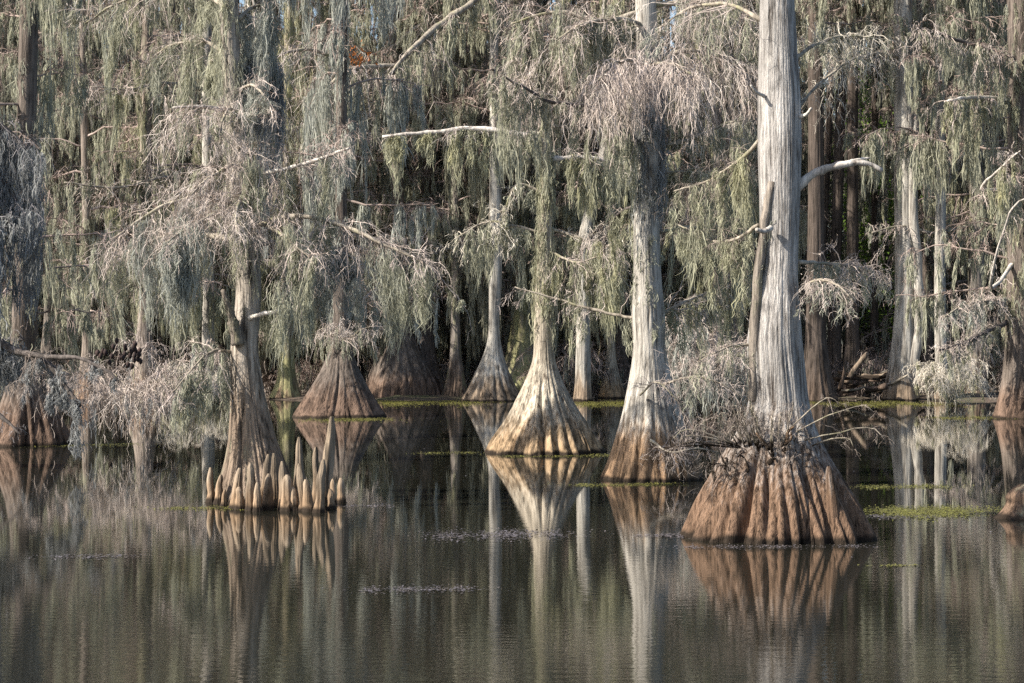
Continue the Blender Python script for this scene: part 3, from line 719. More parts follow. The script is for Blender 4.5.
# ------------------------------------------------------------------ mid-distance trees whose flared bases show
def mid_tree(label, prof, d, seed, mat, zlo_py, n=26, Lr=(2.2, 4.6), lobes=12, fl=0.18, top=None, mossmat='moss', mL=1.7, crown=True, twmat='twig_far', **kw):
    rng = np.random.default_rng(seed)
    prof = list(prof)
    tpy, tl, tr = min(prof)
    zt = 21.0 + rng.uniform(0, 3)
    if top is None:
        pyt = CY - (zt - CAM_H) / d * F
        w = (tr - tl); c = (tl + tr) / 2 + rng.uniform(-8, 8)
        if tpy > -40:
            prof.append((-30, c - w * 0.42, c + w * 0.42))
        prof.append((pyt, c - w * 0.14, c + w * 0.14))
    t = Tree('cypress_tree', label, prof, d, seed, mat, lobes=lobes, fl=fl, fine=0.06, nth=110, nz=70, rough=0.022, keep=0.08, **kw)
    Rg = np.array(t.rings)
    if crown:
        axis = lambda z: (np.interp(z, Rg[:, 0], Rg[:, 1]), 0.0)
        zl = CAM_H + (CY - zlo_py) / F * d
        cr, mo = auto_crown(rng, axis, zl, Rg[-1, 0] - 0.5, n, Lr, 0.008 + d * 0.00008, 0.008 + d * 0.00008, 8, 66, mL * 1.35, 0.19, (5, 6, 2))
        cr.build('crown', M[twmat], t.o); mo.build('moss_curtain', M[mossmat], t.o)
        t.trunk_moss(-120, zlo_py + 10, 110, 1.1, mossmat, 22, 0.2, 0.007 + d * 0.00008) if mat != 'bark_snow' else None
    return t


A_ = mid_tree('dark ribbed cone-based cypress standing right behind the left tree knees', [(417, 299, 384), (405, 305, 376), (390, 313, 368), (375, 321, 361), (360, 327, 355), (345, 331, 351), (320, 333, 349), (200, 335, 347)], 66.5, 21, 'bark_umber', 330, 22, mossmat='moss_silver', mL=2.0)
B_ = mid_tree('broad brown old cypress with hollowed base on the far bank', [(397, 366, 441), (380, 369, 436), (360, 376, 424), (335, 386, 413), (310, 391, 406), (200, 392, 404)], 88, 22, 'bark_umber', 300, 26, lobes=9, fl=0.28)
C_ = mid_tree('olive mossy narrow cypress with three-toed foot behind the left cypress', [(399, 272, 303), (388, 276, 299), (370, 280, 295), (340, 281, 294), (250, 282, 293)], 87, 23, 'bark_olive', 290, 24, lobes=7, fl=0.3, mossmat='moss_olive')
D_ = mid_tree('small tent-shaped cypress base left of the middle cone under a white trunk', [(401, 462, 521), (390, 468, 515), (375, 475, 509), (360, 482, 504), (340, 488, 500), (320, 489, 499), (280, 489, 502), (140, 490, 501)], 84.5, 24, 'bark_snow', 120, 20, lobes=16, fl=0.2)
E_ = mid_tree('thin grey cypress left of the small tent-shaped base', [(398, 441, 469), (380, 447, 465), (355, 450, 461), (320, 451, 460), (200, 452, 459)], 87.5, 25, 'bark_far', 290, 22, lobes=9)
F_ = mid_tree('straight grey trunk just right of the middle cone tree', [(401, 573, 592), (385, 575, 591), (340, 576, 590), (240, 577, 590), (130, 604, 616)], 84, 26, 'bark_snow', 190, 20, lobes=8, fl=0.1, mossmat='moss_olive')
G_ = mid_tree('small orange-footed cypress seen between the cone tree and the grey-white tree', [(398, 597, 627), (385, 601, 622), (370, 604, 618), (350, 607, 615), (200, 608, 614)], 88.5, 27, 'bark_cream', 320, 22, lobes=10, mossmat='moss_olive')
H_ = mid_tree('orange buttressed cypress base at far left behind the shaded limb', [(446, -22, 67), (430, -12, 61), (410, -2, 52), (390, 5, 44), (360, 10, 38), (250, 13, 34)], 48.5, 28, 'bark_umber', 335, 30, (1.8, 3.4), lobes=10, fl=0.24, mL=1.5)
I_ = mid_tree('twin-stemmed tall pale cypress on the right far bank', [(399, 883, 917), (375, 888, 914), (340, 893, 914), (300, 896, 914), (200, 895, 916), (0, 894, 914)], 85.5, 29, 'bark_snow', 40, 12, lobes=9, fl=0.2)
I_.branch([(915, 400, -.4), (914, 340, -.4), (917, 280, -.4), (912, 180, -.3), (922, 60, 0), (925, -100, .3)], 6.0, 3.5, name='stem', mat='bark_snow')
J_ = mid_tree('slim white leaning cypress right of the twin-stemmed one', [(401, 934, 950), (370, 935, 947), (300, 934, 945), (180, 936, 946), (40, 935, 943)], 85, 30, 'bark_snow', 150, 16, lobes=7, fl=0.12)
K_ = mid_tree('reddish buttressed dark cypress at the right edge', [(418, 994, 1052), (405, 999, 1048), (385, 1003, 1044), (350, 1006, 1040), (200, 1008, 1036), (0, 1008, 1032)], 65.5, 31, 'bark_umber', 300, 34, lobes=10, mossmat='moss', mL=1.5)
N_ = mid_tree('slender pale trunk left of and behind the left cypress', [(402, 196, 218), (385, 200, 215), (330, 202, 214), (200, 202, 213), (60, 202, 212)], 82, 32, 'bark_snow', 300, 22, lobes=8, fl=0.15, mossmat='moss_olive')
O_ = mid_tree('wide dark shaded trunk right behind the largest cypress', [(402, 800, 838), (380, 803, 832), (340, 806, 826), (200, 808, 824), (0, 808, 823)], 84, 33, 'bark_shaded', 40, 14, lobes=9)
P_ = mid_tree('brown trunk in shade left of the twin-stemmed cypress', [(398, 838, 868), (380, 842, 862), (340, 846, 859), (200, 847, 858), (0, 848, 858)], 89, 34, 'bark_shaded', 30, 14, lobes=9)

lb = D_.branch([(493, -12), (448, 22, -2), (408, 58, -4), (385, 88, -5)], 4, 1.6, n1=30, L1=1.8, tw=0.014, k2=6, k3=2, moss=36, mL=2.6, sw=0.018, mw=0.26)
D_.branch([(400, 66, -4), (360, 70, -5), (335, 82, -6), (318, 105, -6)], 2.6, 1.2, n1=40, L1=1.6, tw=0.014, k2=6, k3=2, moss=24, mL=2.2, sw=0.018, mw=0.26)
rng = np.random.default_rng(3); mb = MB(); c = D_.loc((355, 58, -5)) + rng.normal(0, 0.22, (160, 3)) * [1.6, 1, 1]
mb.ribbons(grow(c, unit(rng.normal(0, 1, (160, 3))), np.full(160, 0.12), rng, 3, 0.1, 0.03), np.tile([0.015, 0.04, 0.01], (160, 1)), rng=rng); mb.build('rusty_leaves', M['leaf_rust'], lb)
Q_ = mid_tree('dark leaning trunk in deep shade between the wide shaded trunk and the brown one', [(399, 822, 846), (380, 826, 842), (300, 829, 840), (100, 836, 846), (0, 840, 849)], 91, 35, 'bark_shaded', 30, 14, lobes=8)
S_ = mid_tree('dark brown trunk between the twin-stemmed cypress and the slim white one', [(399, 918, 936), (380, 921, 933), (300, 922, 932), (0, 924, 933)], 92, 36, 'bark_red', 160, 22, lobes=8)
U_ = mid_tree('mossy brown trunk right of the slim white one, half hidden by grey moss', [(400, 962, 990), (380, 966, 986), (300, 968, 984), (0, 970, 983)], 88, 37, 'bark_far', 240, 26, lobes=8, mossmat='moss_olive')
V_ = mid_tree('brown flared cypress base between the hollowed tree and the dark ribbed cone', [(400, 318, 352), (385, 322, 348), (360, 327, 343), (300, 330, 340)], 90, 38, 'bark_buttress', 300, 22, lobes=8)
W_ = mid_tree('dim flared cypress base left of the three-toed mossy one', [(400, 240, 276), (385, 245, 271), (360, 250, 266), (300, 252, 263)], 91, 39, 'bark_buttress', 300, 22, lobes=9)
X_ = mid_tree('brown flared base at the left bank behind the pale bare shrub', [(403, 120, 168), (388, 126, 162), (365, 134, 155), (320, 138, 151)], 80, 40, 'bark_buttress', 310, 26, lobes=10, mossmat='moss_olive')
Y_ = mid_tree('narrow flared base on the left bank between the pale shrub and the shaded limb', [(402, 72, 104), (385, 77, 99), (355, 82, 94), (300, 84, 93)], 84, 43, 'bark_buttress', 310, 24, lobes=9)
Z_ = mid_tree('dark flared trunk behind the gap left of the largest cypress', [(399, 700, 738), (380, 706, 732), (350, 711, 727), (250, 713, 725)], 89, 44, 'bark_far', 300, 24, lobes=9, mossmat='moss_olive')
AA_ = mid_tree('thin dark trunk in the gap just left of the twin-stemmed cypress', [(398, 866, 882), (380, 869, 880), (300, 871, 878), (0, 872, 878)], 94, 45, 'bark_shaded', 20, 10, lobes=7)
AB_ = mid_tree('thin reddish dark trunk second in the gap right of the largest cypress', [(398, 786, 812), (380, 790, 809), (300, 816, 824), (0, 832, 839)], 95, 46, 'bark_red', 40, 10, lobes=7)
for t_, pts in ((E_, [(455, 250), (430, 246, -2), (400, 238, -3), (368, 240, -4)]), (C_, [(287, 130), (320, 122, -3), (350, 128, -4), (382, 118, -5)]), (N_, [(207, 90), (170, 84, -2), (130, 92, -4), (92, 88, -5)]),
                (N_, [(207, 182), (165, 176, -2), (120, 184, -3), (70, 176, -4)]), (U_, [(975, 150), (950, 158, -2), (920, 150, -3), (880, 158, -4)]), (U_, [(976, 225), (940, 232, -2), (905, 226, -3), (872, 236, -4)]),
                (I_, [(905, 60), (880, 52, -1), (850, 58, -2), (822, 50, -3)]), (Z_, [(718, 205), (690, 212, -2), (665, 206, -3)]), (A_, [(340, 60), (310, 50, -1), (280, 58, -2), (262, 74, -2)]), (G_, [(611, 130), (590, 122, -2), (560, 128, -4), (530, 118, -5)])):
    t_.branch(pts, 2.0, 0.8, mat='branch', n1=34, L1=1.3, k2=6, k3=2, tw=0.0125, droop=0.25, twig='twig', moss=8, mL=1.6, mw=0.2, sw=0.014)
# right-edge limbs of the dark cypress
kb = dict(tw=0.010, sw=0.012, k2=7, k3=3)
K_.trunk_moss(-20, 330, 120, 1.3, 'moss_olive', 26, 0.22, 0.012)
K_.branch([(1012, 75), (985, 52, -1), (950, 40, -2), (915, 28, -3)], 3, mat='branch_dark', n1=40, L1=1.1, moss=30, mL=1.4, **kb)
K_.branch([(1012, 100), (980, 98, -1), (955, 100, -2), (945, 102, -2)], 2.6, mat='dead_wood', n1=20, L1=0.9, moss=40, mL=1.7, mossmat='moss_olive', **kb)
K_.branch([(1012, 190), (985, 188, -2), (1000, 170, -4), (1024, 150, -5)], 2.4, mat='dead_wood', n1=14, L1=0.9, moss=14, mL=1.4, mossmat='moss_olive', **kb)
K_.branch([(1016, 260), (990, 285, -2), (1010, 215, -4), (1030, 195, -5)], 2.0, mat='dead_wood', n1=10, L1=0.8, **kb)
K_.branch([(1012, 320), (985, 335, -1), (965, 345, -2), (940, 352, -3)], 3, mat='branch_dark', n1=44, L1=0.8, moss=24, mL=0.9, **kb)
K_.branch([(1012, 300), (985, 300, -1), (960, 306, -2), (942, 318, -3)], 2, n1=50, L1=0.8, moss=40, mL=0.9, mossmat='moss_silver', **kb)

# ------------------------------------------------------------------ deep swamp forest: copies of a few kinds
def bg_proto(label, seed, mat, base_r, tr, h, mossmat, n, Lr, mL):
    rng = np.random.default_rng(seed)
    o = thing('cypress_tree', label, 'cypress tree', (0, 0, 0))
    bend = rng.uniform(-0.5, 0.5, 2)
    rings = [(-0.6, 0, 0, base_r * 1.05), (0, 0, 0, base_r), (0.5, 0, 0, base_r * 0.74), (1.2, 0, 0, base_r * 0.52), (2.2, bend[0] * 0.1, 0, (tr + base_r * 0.42) / 2), (3.5, bend[0] * 0.2, bend[1] * 0.2, tr),
             (h * 0.5, bend[0], bend[1], tr * 0.75), (h, bend[0] * 0.5, bend[1] * 0.4, 0.04)]
    mb = MB(); trunk_into(mb, rings, rng, lobes=int(rng.integers(8, 14)), fl=0.2, fine=0.05, nth=64, nz=44, rough=0.02)
    mb.build('trunk', M[mat], o)
    Rg = np.array(rings)
    cr, mo = auto_crown(rng, lambda z: (np.interp(z, Rg[:, 0], Rg[:, 1]), np.interp(z, Rg[:, 0], Rg[:, 2])), h * 0.11, h - 0.5, n, Lr, 0.014, 0.016, 7, 70, mL * 1.5, 0.20, (5, 6, 2))
    cr.build('crown', M['twig_far'], o); mo.build('moss_curtain', M[mossmat], o)
    return o


FAR = 'slender moss-hung cypress in the dim crowded forest behind the far bank'
FAR_G = 'cypresses of the forest behind the far bank'
protos = [bg_proto(FAR, 100 + i, *a) for i, a in enumerate([
    ('bark_far', 1.3, 0.30, 23, 'moss_far', 40, (2.6, 5.0), 1.9),
    ('bark_red', 1.0, 0.26, 21, 'moss_far', 36, (2.2, 4.6), 1.6),
    ('bark_far', 0.9, 0.22, 25, 'moss', 40, (2.4, 4.4), 1.8),
    ('bark_olive', 1.5, 0.34, 24, 'moss_far', 44, (2.8, 5.2), 2.2),
    ('bark_red', 1.1, 0.28, 26, 'moss_far', 32, (2.0, 4.4), 1.5),
])]
rg = random.Random(7)
spots = []
gap = (860, 905)          # the gap with green showing through stays thinner
def try_spot(x, y, mind):
    if all((x - a) ** 2 + (y - b) ** 2 > mind * mind for a, b in spots):
        spots.append((x, y)); return True
for row, (y0, y1, n, mind) in enumerate([(89, 97, 19, 2.4), (97, 108, 34, 2.3), (108, 124, 50, 2.3)]):
    c = 0
    for _ in range(900):
        y = rg.uniform(y0, y1); hw = 0.33 * y; x = rg.uniform(-hw, hw)
        px = CX + x / y * F
        if 806 < px < 872 and y < 118 or 868 < px < 894:
            continue
        if try_spot(x, y, mind):
            c += 1
            if c >= n: break
for i, (x, y) in enumerate(spots):
    o = protos[i % 5] if i < 5 else copy_tree(protos[i % 5])
    o.location = (x, y, 0.0); o.rotation_euler = (0, 0, rg.uniform(0, 6.28)); s = rg.uniform(0.85, 1.15); o.scale = (s, s, s)
    o['label'] = FAR; o['category'] = 'cypress tree'; o['group'] = FAR_G

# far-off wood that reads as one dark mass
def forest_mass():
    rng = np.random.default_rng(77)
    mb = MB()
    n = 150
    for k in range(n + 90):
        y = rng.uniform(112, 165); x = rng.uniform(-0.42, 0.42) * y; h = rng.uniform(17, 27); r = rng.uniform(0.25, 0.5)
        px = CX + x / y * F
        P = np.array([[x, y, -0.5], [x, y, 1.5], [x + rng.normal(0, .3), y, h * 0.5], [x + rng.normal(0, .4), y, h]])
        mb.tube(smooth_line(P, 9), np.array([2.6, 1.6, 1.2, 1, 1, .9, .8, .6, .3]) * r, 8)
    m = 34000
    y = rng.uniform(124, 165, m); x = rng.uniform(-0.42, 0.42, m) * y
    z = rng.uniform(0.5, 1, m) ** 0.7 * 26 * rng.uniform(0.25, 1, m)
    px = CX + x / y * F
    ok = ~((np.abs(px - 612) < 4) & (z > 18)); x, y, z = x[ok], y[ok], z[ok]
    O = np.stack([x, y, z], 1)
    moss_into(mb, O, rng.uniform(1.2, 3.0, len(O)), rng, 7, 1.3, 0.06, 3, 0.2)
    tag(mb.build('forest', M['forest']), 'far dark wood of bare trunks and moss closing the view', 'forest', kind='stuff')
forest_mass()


# green broadleaf trees with sunlight put into their leaf colour, glimpsed through the gap at the right
def green_tree(label, x, y, h, seed, group=None):
    rng = np.random.default_rng(seed)
    o = thing('broadleaf_tree', label, 'tree', (x, y, 0.3), group=group)
    mb = MB(); P = smooth_line([(0, 0, -0.4), (0.2, 0, h * 0.3), (0.0, 0.2, h * 0.6), (0.3, 0, h)], 14)
    mb.tube(P, np.linspace(0.22, 0.04, 14), 8); mb.build('trunk', M['branch_dark'], o)
    cr = MB(); m = 5200
    cl = rng.normal(0, 1, (60, 3)) * [1.5, 1.5, h * 0.25] + [0, 0, h * 0.6]
    c = cl[rng.integers(0, 60, m)] + rng.normal(0, 0.42, (m, 3))
    d = unit(rng.normal(0, 1, (m, 3))); Pq = grow(c, d, np.full(m, 0.16), rng, 3, 0.2, 0.05)
    cr.ribbons(Pq, np.tile([0.02, 0.06, 0.01], (m, 1)), rng=rng); cr.build('crown', M['leaf_green'], o)
green_tree('bright green leafy tree glimpsed high in the gap right of the largest trunk', at(880, 0, 104)[0], 104, 21, 41)
green_tree('smaller green leafy tree low in the gap between shaded trunks', at(886, 0, 99)[0], 99, 14, 42)

# ------------------------------------------------------------------ cypress knees
def knee(label, px, py_base, py_top, w, seed, d=None, lean=0.0, group=None, mat='knee'):
    rng = np.random.default_rng(seed)
    d = (d or CAM_H * F / (py_base - CY)) + rng.uniform(-0.12, 0.3)
    k = d / F; h = (py_base - py_top) * k; r = w / 2 * k
    o = Tree.__new__(Tree)
    r *= rng.uniform(0.85, 1.2)
    b = lambda: rng.normal(0, 0.007)
    rings = [(-0.35, 0, 0, r * 1.7), (0, 0, 0, r * 1.35), (h * 0.1, lean * h * .1, 0, r * 1.1), (h * 0.25, lean * h * .2 + b(), b(), r * rng.uniform(.85, 1.05)), (h * 0.45, lean * h * .42 + b(), b(), r * rng.uniform(.75, 1.0)),
             (h * 0.65, lean * h * .65 + b(), b(), r * rng.uniform(.65, .95)), (h * 0.82, lean * h * .85 + b(), 0, r * rng.uniform(.55, .8)), (h * 0.93, lean * h * .95, 0, r * rng.uniform(.5, .68)), (h * .985, lean * h, 0, r * 0.5), (h, lean * h, 0, r * 0.25)]
    mb = MB(); trunk_into(mb, rings, rng, lobes=int(rng.integers(4, 7)), fl=0.24, fine=0.07, nth=48, nz=36, rough=0.08, keep=0.6)
    ob = mb.build('cypress_knee', M[mat], None, ((px - CX) / F * d, d, 0))
    return tag(ob, label, 'cypress knee', group)


KG = 'cypress knees around the left cypress'
knee('tallest cypress knee, pale and tapering, right of the left cypress', 325, 504, 418, 13, 201, lean=0.08, group=KG)
knee('grey pointed knee second in height, standing by a dark gap', 298, 507, 437, 10, 202, lean=0.02, group=KG)
knee('pointed knee between the two tallest knees', 316, 506, 448, 8, 203, group=KG)
knee('lone slim short knee standing apart at the left end of the row', 210.5, 503, 468, 7, 204, group=KG)
knee('stout round-topped knee at the right end of the row', 341, 504, 479, 9, 205, group=KG)
knee('short knee just left of the round-topped end knee', 333, 506, 480, 7, 206, group=KG)
knee('tall tan knee pressed against the right side of the left trunk', 275, 508, 453, 9, 207, lean=-0.02, group=KG)
SH = 'short tan cypress knee in the crowded row at the foot of the left cypress'
for i, (px, pb, pt, w) in enumerate([(218, 505, 476, 8), (224, 507, 490, 7), (236, 509, 468, 10), (240, 511, 488, 9), (252, 511, 463, 11), (258, 512, 483, 8), (262, 510, 455, 8), (268, 510, 474, 10), (284, 511, 462, 10), (288, 512, 476, 12), (294, 510, 486, 9), (305, 511, 464, 11), (309, 512, 480, 10), (319, 512, 459, 9), (331, 510, 490, 8)]):
    knee(SH, px, pb, pt, w, 220 + i, lean=rg.uniform(-.12, .12), group=KG)
knee('grey stubby knee leaning on the right side of the largest base', 835, 542, 466, 13, 250, lean=-0.08, mat='bark_pale')
# log or stump that enters at the right edge
knee('brown weathered stump with rounded top at the right edge', 1026, 518, 484, 40, 251, lean=0.05, mat='bark_buttress')['category'] = 'stump'

# ------------------------------------------------------------------ shrubs
def shrub(label, px, py, d, w, h, seed, n=60, L=0.6, tw=0.008, twig='twig', moss=0, mL=0.5, mossmat='moss', droop=0.3, up=0.25, sw=0.008, spread=0.35, flat=False, k3=3, base_py=None, depth=1.0):
    """a thicket of stems from one root: stems, twigs, moss"""
    rng = np.random.default_rng(seed); k = d / F
    c = at(px, py, d); w, h = w * k, h * k
    o = thing('shrub', label, 'shrub', (c[0], c[1], max(c[2], 0)))
    st = MB(); tw_ = MB(); O = []
    for i in range(9):
        a = 2 * np.pi * i / 9 + rng.uniform(-.3, .3)
        e = np.array([math.cos(a) * w / 2, math.sin(a) * w / 2 * depth, h * rng.uniform(0.45, 1.0)])
        P = smooth_line([np.zeros(3), e * [0.35, 0.35, 0.75], e * [0.75, 0.75, 1.05], e], 9); P[1:] += np.cumsum(rng.normal(0, 0.015 * w, (8, 3)), 0)
        st.tube(P, np.linspace(0.018, 0.006, 9), 6)
        P1 = sprays_into(tw_, P, rng, n // 9 + 1, L, 7, k3, tw, droop, 0.15, up)
        if moss:
            m = moss // 9 + 1; ii = rng.integers(0, len(P1), m); oo, _ = pick(P1[ii], rng.uniform(0, .9, m)); O.append(oo)
    st.build('stem', M['branch'], o); tw_.build('twig_spray', M[twig], o)
    if moss:
        O = np.vstack(O); mm = MB(); moss_into(mm, O, mL * rng.uniform(0.4, 1.2, len(O)), rng, 24, 0.12, sw); mm.build('moss_curtain', M[mossmat], o)
    return o


# twiggy growth round the waist of the largest cypress: left, front and right tufts of one ring
def waist_ring():
    rng = np.random.default_rng(301)
    base = at(765, 448, 24.9)
    o = thing('shrub', 'tangled grey twig shrub wrapped round the waist of the largest cypress', 'shrub', tuple(base))
    st, tw_ = MB(), MB()
    specs = []
    for i in range(26):
        px = rng.uniform(736, 792); a = (px - 775) / 42
        x0 = at(px, 455 - 14 * abs(a) + rng.uniform(-3, 5), 25.7 - 0.5 * math.sqrt(max(0.05, 1 - a * a)))
        specs.append((x0, np.array([a * rng.uniform(0.2, 0.55), -rng.uniform(.12, 0.35), rng.uniform(0.22, 0.62)])))
    for dx, dz in ((-0.95, 0.0), (-1.0, -0.08), (-0.85, 0.1), (-1.1, -0.03), (-0.9, 0.2), (-0.7, 0.28)):
        specs.append((at(742, 448, 25.3), np.array([dx, -0.25, dz])))
    for dx, dz, px, py in ((0.85, 0.32, 796, 432), (0.95, 0.12, 806, 440), (0.55, 0.40, 790, 428), (0.5, 0.1, 812, 446)):
        specs.append((at(px, py, 25.2 + 0.1 * dz), np.array([dx, -0.3, dz])))
    for i in range(10):
        px = rng.uniform(712, 786); a = (px - 775) / 66
        specs.append((at(px, 447 + 26 * abs(a) + rng.uniform(-6, 6), 25.7 - 0.68 * math.sqrt(max(0.05, 1 - a * a))), np.array([rng.normal(0, .12) + a * 0.15, -rng.uniform(.03, .12), -rng.uniform(0.02, 0.12)])))
    for x0, out in specs:
        x0 = x0 - base
        P = smooth_line([x0, x0 + out * 0.5 + [0, 0, 0.08], x0 + out * 0.85 + [0, 0, 0.06], x0 + out + [0, 0, -0.08]], 8); P[1:] += np.cumsum(rng.normal(0, 0.012, (7, 3)), 0)
        st.tube(P, np.linspace(0.011, 0.004, 8), 6)
        sprays_into(tw_, P, rng, 6, 0.27, 4, 2, 0.0028, 0.22, 0.1, 0.10)
    st.build('stem', M['branch'], o); tw_.build('twig_spray', M['twig_dim'], o)
    # gnarled old sprout wood under the tangle
    ol = MB()
    for i in range(12):
        px = rng.uniform(712, 790); a = (px - 775) / 62
        A = at(px, 450 + 34 * abs(a) + rng.uniform(-10, 16), 25.7 - 0.66 * math.sqrt(max(0.05, 1 - a * a)))
        B = A + [rng.normal(0, .10), -rng.uniform(0.0, 0.06), rng.uniform(0.1, 0.32)]
        P = smooth_line([A, (A + B) / 2 + rng.normal(0, .04, 3), B], 7) - base
        ol.tube(P, np.linspace(0.034, 0.012, 7) * rng.uniform(.5, 1.2), 8, 0.1, rng)
    ol.build('old_wood', M['bark_grey'], o)
waist_ring()

s1 = shrub('pale bare shrub with dark seed clusters over the water at left', 128, 425, 47, 150, 75, 302, n=190, L=0.9, tw=0.008, twig='twig', moss=34, mL=0.8, mossmat='moss_slate', droop=0.5, up=0.1, depth=0.6)
rng = np.random.default_rng(9)
sd = MB()
for i in range(34):
    c = at(rng.uniform(94, 146), rng.normal(353, 6), 43.6 + rng.uniform(-.4, .4)) - np.array(s1.location)
    th = np.linspace(0, np.pi, 6)[:, None]; sd.tube(np.array([c + [0, 0, z] for z in np.linspace(-0.07, 0.07, 6)]), 0.05 * np.sin(np.linspace(0.25, np.pi - 0.25, 6)), 6)
sd.build('seed_cluster', M['seed'], s1)
shrub('grey mossy thicket in the gap between the grey-white tree and the largest tree', 705, 410, 43, 80, 85, 303, n=160, L=0.9, tw=0.008, moss=90, mL=1.0, mossmat='moss_silver', sw=0.009)
shrub('pale drooping twiggy bush hanging over the water at the far bank on the right', 948, 402, 78, 66, 42, 304, n=170, L=0.8, tw=0.012, twig='twig_pale', moss=60, mL=0.75, mossmat='moss_olive', droop=0.6, sw=0.016)
shrub('olive mossy bush left of the left cypress at the water edge', 195, 402, 80, 70, 34, 305, n=90, L=1.1, tw=0.012, twig='twig_pale', moss=90, mL=1.4, mossmat='moss_olive', droop=0.5, sw=0.015)
shrub('pale twiggy bush topping the dark ribbed cone base', 345, 345, 66, 64, 18, 306, n=40, L=0.9, tw=0.009, twig='twig', moss=16, mL=1.0, mossmat='moss', droop=0.5, sw=0.012)
shrub('brown twig bush on the bank right of the broad hollowed cypress', 430, 396, 90, 40, 30, 307, n=80, L=1.0, tw=0.012, twig='twig_far')

# understorey along the far bank: look-alike low bushes
und = shrub('low brown twiggy bush in the shade along the far bank', 540, 398, 90, 70, 36, 310, n=110, L=1.1, tw=0.014, twig='twig_far', moss=50, mL=0.9, mossmat='moss_far', sw=0.018)
for i in range(26):
    o = und if i == 0 else copy_tree(und)
    px = -40 + 1100 * i / 25 + rg.uniform(-18, 18); d = rg.uniform(88, 101)
    o.location = ((px - CX) / F * d, d, 0.12); o.rotation_euler = (0, 0, rg.uniform(0, 6.28)); s = rg.uniform(0.7, 1.35); o.scale = (s, s, s)
    o['label'] = 'low brown twiggy bush in the shade along the far bank'; o['category'] = 'shrub'; o['group'] = 'bushes along the far bank'

def undergrowth():
    rng = np.random.default_rng(88); mb = MB()
    n = 5200; y = 88.5 + 14 * rng.uniform(0, 1, n) ** 1.8; x = rng.uniform(-0.3, 0.3, n) * y
    o = np.stack([x, y, np.full(n, 0.02)], 1); d = unit(np.stack([rng.normal(0, .7, n), rng.normal(0, .7, n), rng.uniform(.1, 1, n)], 1))
    L = rng.uniform(0.4, 1.7, n); P = grow(o, d, L, rng, 6, 0.3, 0.06)
    mb.ribbons(P, np.linspace(1.2, .5, 6)[None] * 0.018 * np.ones((n, 1)), rng=rng)
    Pr = np.repeat(P, 5, 0); o2, T2 = pick(Pr, rng.uniform(.2, 1, len(Pr))); P2 = grow(o2, unit(T2 + unit(rng.normal(0, 1, (len(Pr), 3)))), np.repeat(L, 5) * rng.uniform(.2, .5, len(Pr)), rng, 4, .4, .08)
    mb.ribbons(P2, np.full((len(Pr), 4), 0.011), rng=rng)
    tag(mb.build('undergrowth', M['twig_dim']), 'brown tangle of bare undergrowth and fallen twigs along the far bank', 'undergrowth', kind='stuff')
undergrowth()

# ------------------------------------------------------------------ fallen logs on the right bank
def log(label, a, b, d, r0, r1, seed, mat='bark_tan'):
    rng = np.random.default_rng(seed); k = d / F
    A, B = at(a[0], a[1], d), at(b[0], b[1], d - 0.6)
    P = smooth_line([A, (A + B) / 2 + rng.normal(0, 0.05, 3), B], 10) - A
    mb = MB(); mb.tube(P, np.linspace(r0, r1, 10) * k * rng.uniform(.85, 1.15, 10), 10, 0.05, rng)
    return tag(mb.build('fallen_log', M[mat], None, tuple(A)), label, 'log')
log('pale broken log propped up at a slant on the right bank', (846, 384), (868, 353), 86, 3.2, 2.2, 401)
log('pale log lying flat beside the slanted one on the bank', (862, 377), (893, 372), 86.5, 3.4, 2.4, 402)
log('thin grey pole lying low on the right bank', (838, 372), (880, 380), 86, 1.6, 1.2, 403, 'branch')
log('brown curved root standing at the left of the log pile', (840, 390), (846, 362), 85.5, 2.6, 1.4, 404, 'bark_red')
log('short dark log end at the water beside the twin-stemmed cypress', (866, 390), (886, 386), 85, 3.6, 3.0, 405, 'bark_red')

rl = np.random.default_rng(44)
for i in range(13):
    x = rl.uniform(826, 900); y = rl.uniform(374, 392); a = rl.uniform(-0.5, 0.6); ln = rl.uniform(12, 34)
    log('brown broken stick lying in the heap on the right bank', (x, y), (x + ln * math.cos(a), y - ln * math.sin(a)), rl.uniform(85, 88), rl.uniform(1, 2.2), rl.uniform(.6, 1.2), 410 + i, ['bark_far', 'bark_red', 'branch'][i % 3])['group'] = 'sticks of the right bank heap'
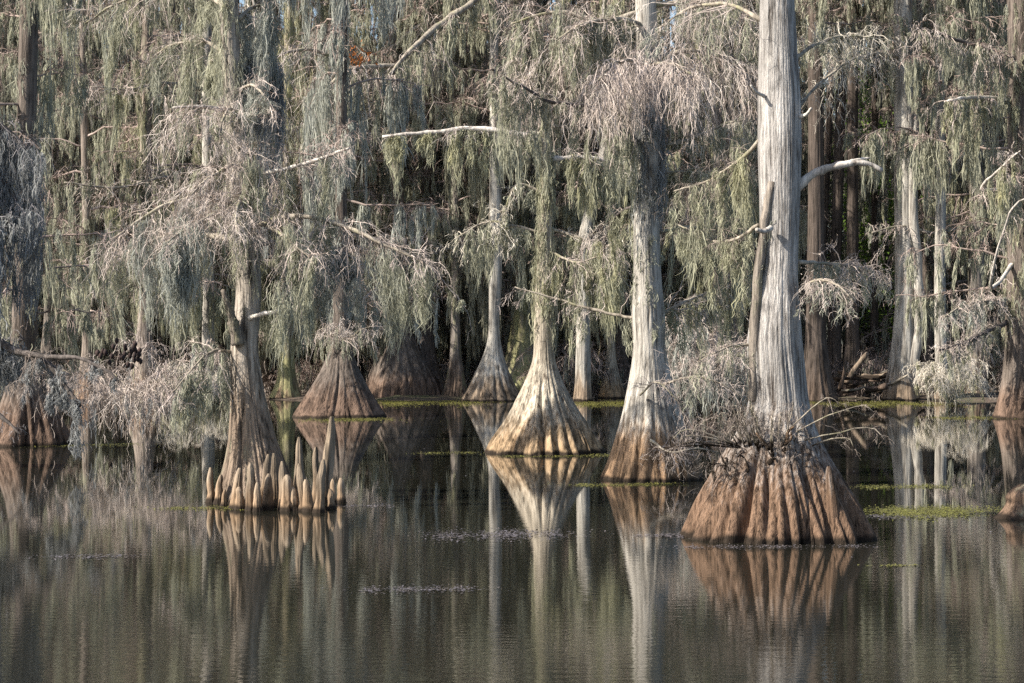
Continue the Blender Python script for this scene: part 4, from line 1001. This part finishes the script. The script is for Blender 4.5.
# ------------------------------------------------------------------ floating mats of duckweed and leaf litter
def mat_patch(label, px, py, wpx, hpx, n, seed, m='duckweed', size=1.0, name='duckweed', cat='duckweed'):
    rng = np.random.default_rng(seed)
    d = CAM_H * F / (py - CY)
    d1 = CAM_H * F / max(py - hpx / 2 - CY, 5); d2 = CAM_H * F / (py + hpx / 2 - CY)
    x = rng.normal(0, 0.27, n) * wpx / F * d
    clus = rng.uniform(-.5, .5, 12) * wpx / F * d * 0.9
    pickc = rng.random(n) < 0.6
    x = np.where(pickc, clus[rng.integers(0, 12, n)] + rng.normal(0, wpx / F * d * 0.04, n), x)
    y = rng.normal(0, 0.3, n) * abs(d1 - d2) + 0.12 * abs(d1 - d2) * np.sin(x * 2.0)
    r = rng.uniform(0.010, 0.026, n) * size * (d / 40) ** 0.5
    a = rng.uniform(0, 6.3, n); z = rng.uniform(0.004, 0.012, n)
    ca, sa = np.cos(a) * r, np.sin(a) * r
    tilt = rng.normal(0, 0.25, n) * r
    V = np.stack([np.stack([x + ca, y + sa, z + tilt], 1), np.stack([x - sa * .6, y + ca * .6, z], 1), np.stack([x - ca, y - sa, z - tilt * 0.3], 1), np.stack([x + sa * .6, y - ca * .6, z], 1)], 1)
    mb = MB(); mb.add(V.reshape(-1, 3), np.arange(n * 4).reshape(-1, 4))
    o = mb.build(name, M[m], None, ((px - CX) / F * d, d, 0.0), False)
    tag(o, label, cat, kind='stuff')


for i, a in enumerate([
    ('green duckweed mat on the open water by the right-edge stump', 945, 512, 150, 9, 10000),
    ('thin yellow-green duckweed line behind the right-edge mat', 900, 487, 110, 4, 1400),
    ('duckweed strip along the bank in front of the twin-stemmed cypress', 880, 404, 150, 5, 8000),
    ('duckweed strip on the water in front of the broad hollowed cypress', 420, 402, 150, 6, 10000),
    ('duckweed fringe at the foot of the dark ribbed cone', 345, 420, 110, 4, 2600),
    ('duckweed fringe at the foot of the left cypress knees', 235, 508, 150, 4, 1600),
    ('green strip on the water between the cone tree and the grey-white tree', 600, 404, 90, 5, 6000),
    ('thin green line along the water at the far left', 85, 445, 120, 3, 1300),
    ('thin green line in front of the cone tree', 560, 456, 150, 3, 1200),
    ('duckweed fringe at the foot of the grey-white tree', 640, 485, 150, 3, 1300),
    ('duckweed line right of the grey mossy bush on the right', 980, 418, 110, 3, 1600),
    ('small yellow duckweed streak in front of the largest cypress', 895, 566, 60, 2, 160),
    ('faint green streak left of the cone tree', 450, 453, 70, 2, 400)]):
    mat_patch(*a, seed=500 + i)
for i, a in enumerate([
    ('pale leaf litter raft floating below the cone tree', 505, 535, 150, 9, 1500),
    ('small pale litter raft nearest the camera', 418, 590, 110, 6, 520),
    ('thin litter streak floating at lower left', 85, 557, 110, 4, 300),
    ('pale litter by the left of the largest base', 665, 536, 70, 4, 320),
    ('litter strip among the right duckweed', 895, 517, 110, 4, 500),
    ('scattered litter right of the cypress knees', 365, 506, 60, 3, 160)]):
    mat_patch(*a, seed=530 + i, m='litter', name='leaf_litter', cat='floating litter', size=1.2)
mat_patch('dark leaf scum gathered along the front of the largest base', 776, 547, 190, 4, 700, 561, 'litter', 1.0, 'leaf_litter', 'floating litter')
mat_patch('sparse leaf specks scattered over the open water', 520, 500, 1500, 300, 1500, 560, 'litter', 1.0, 'leaf_litter', 'floating litter')
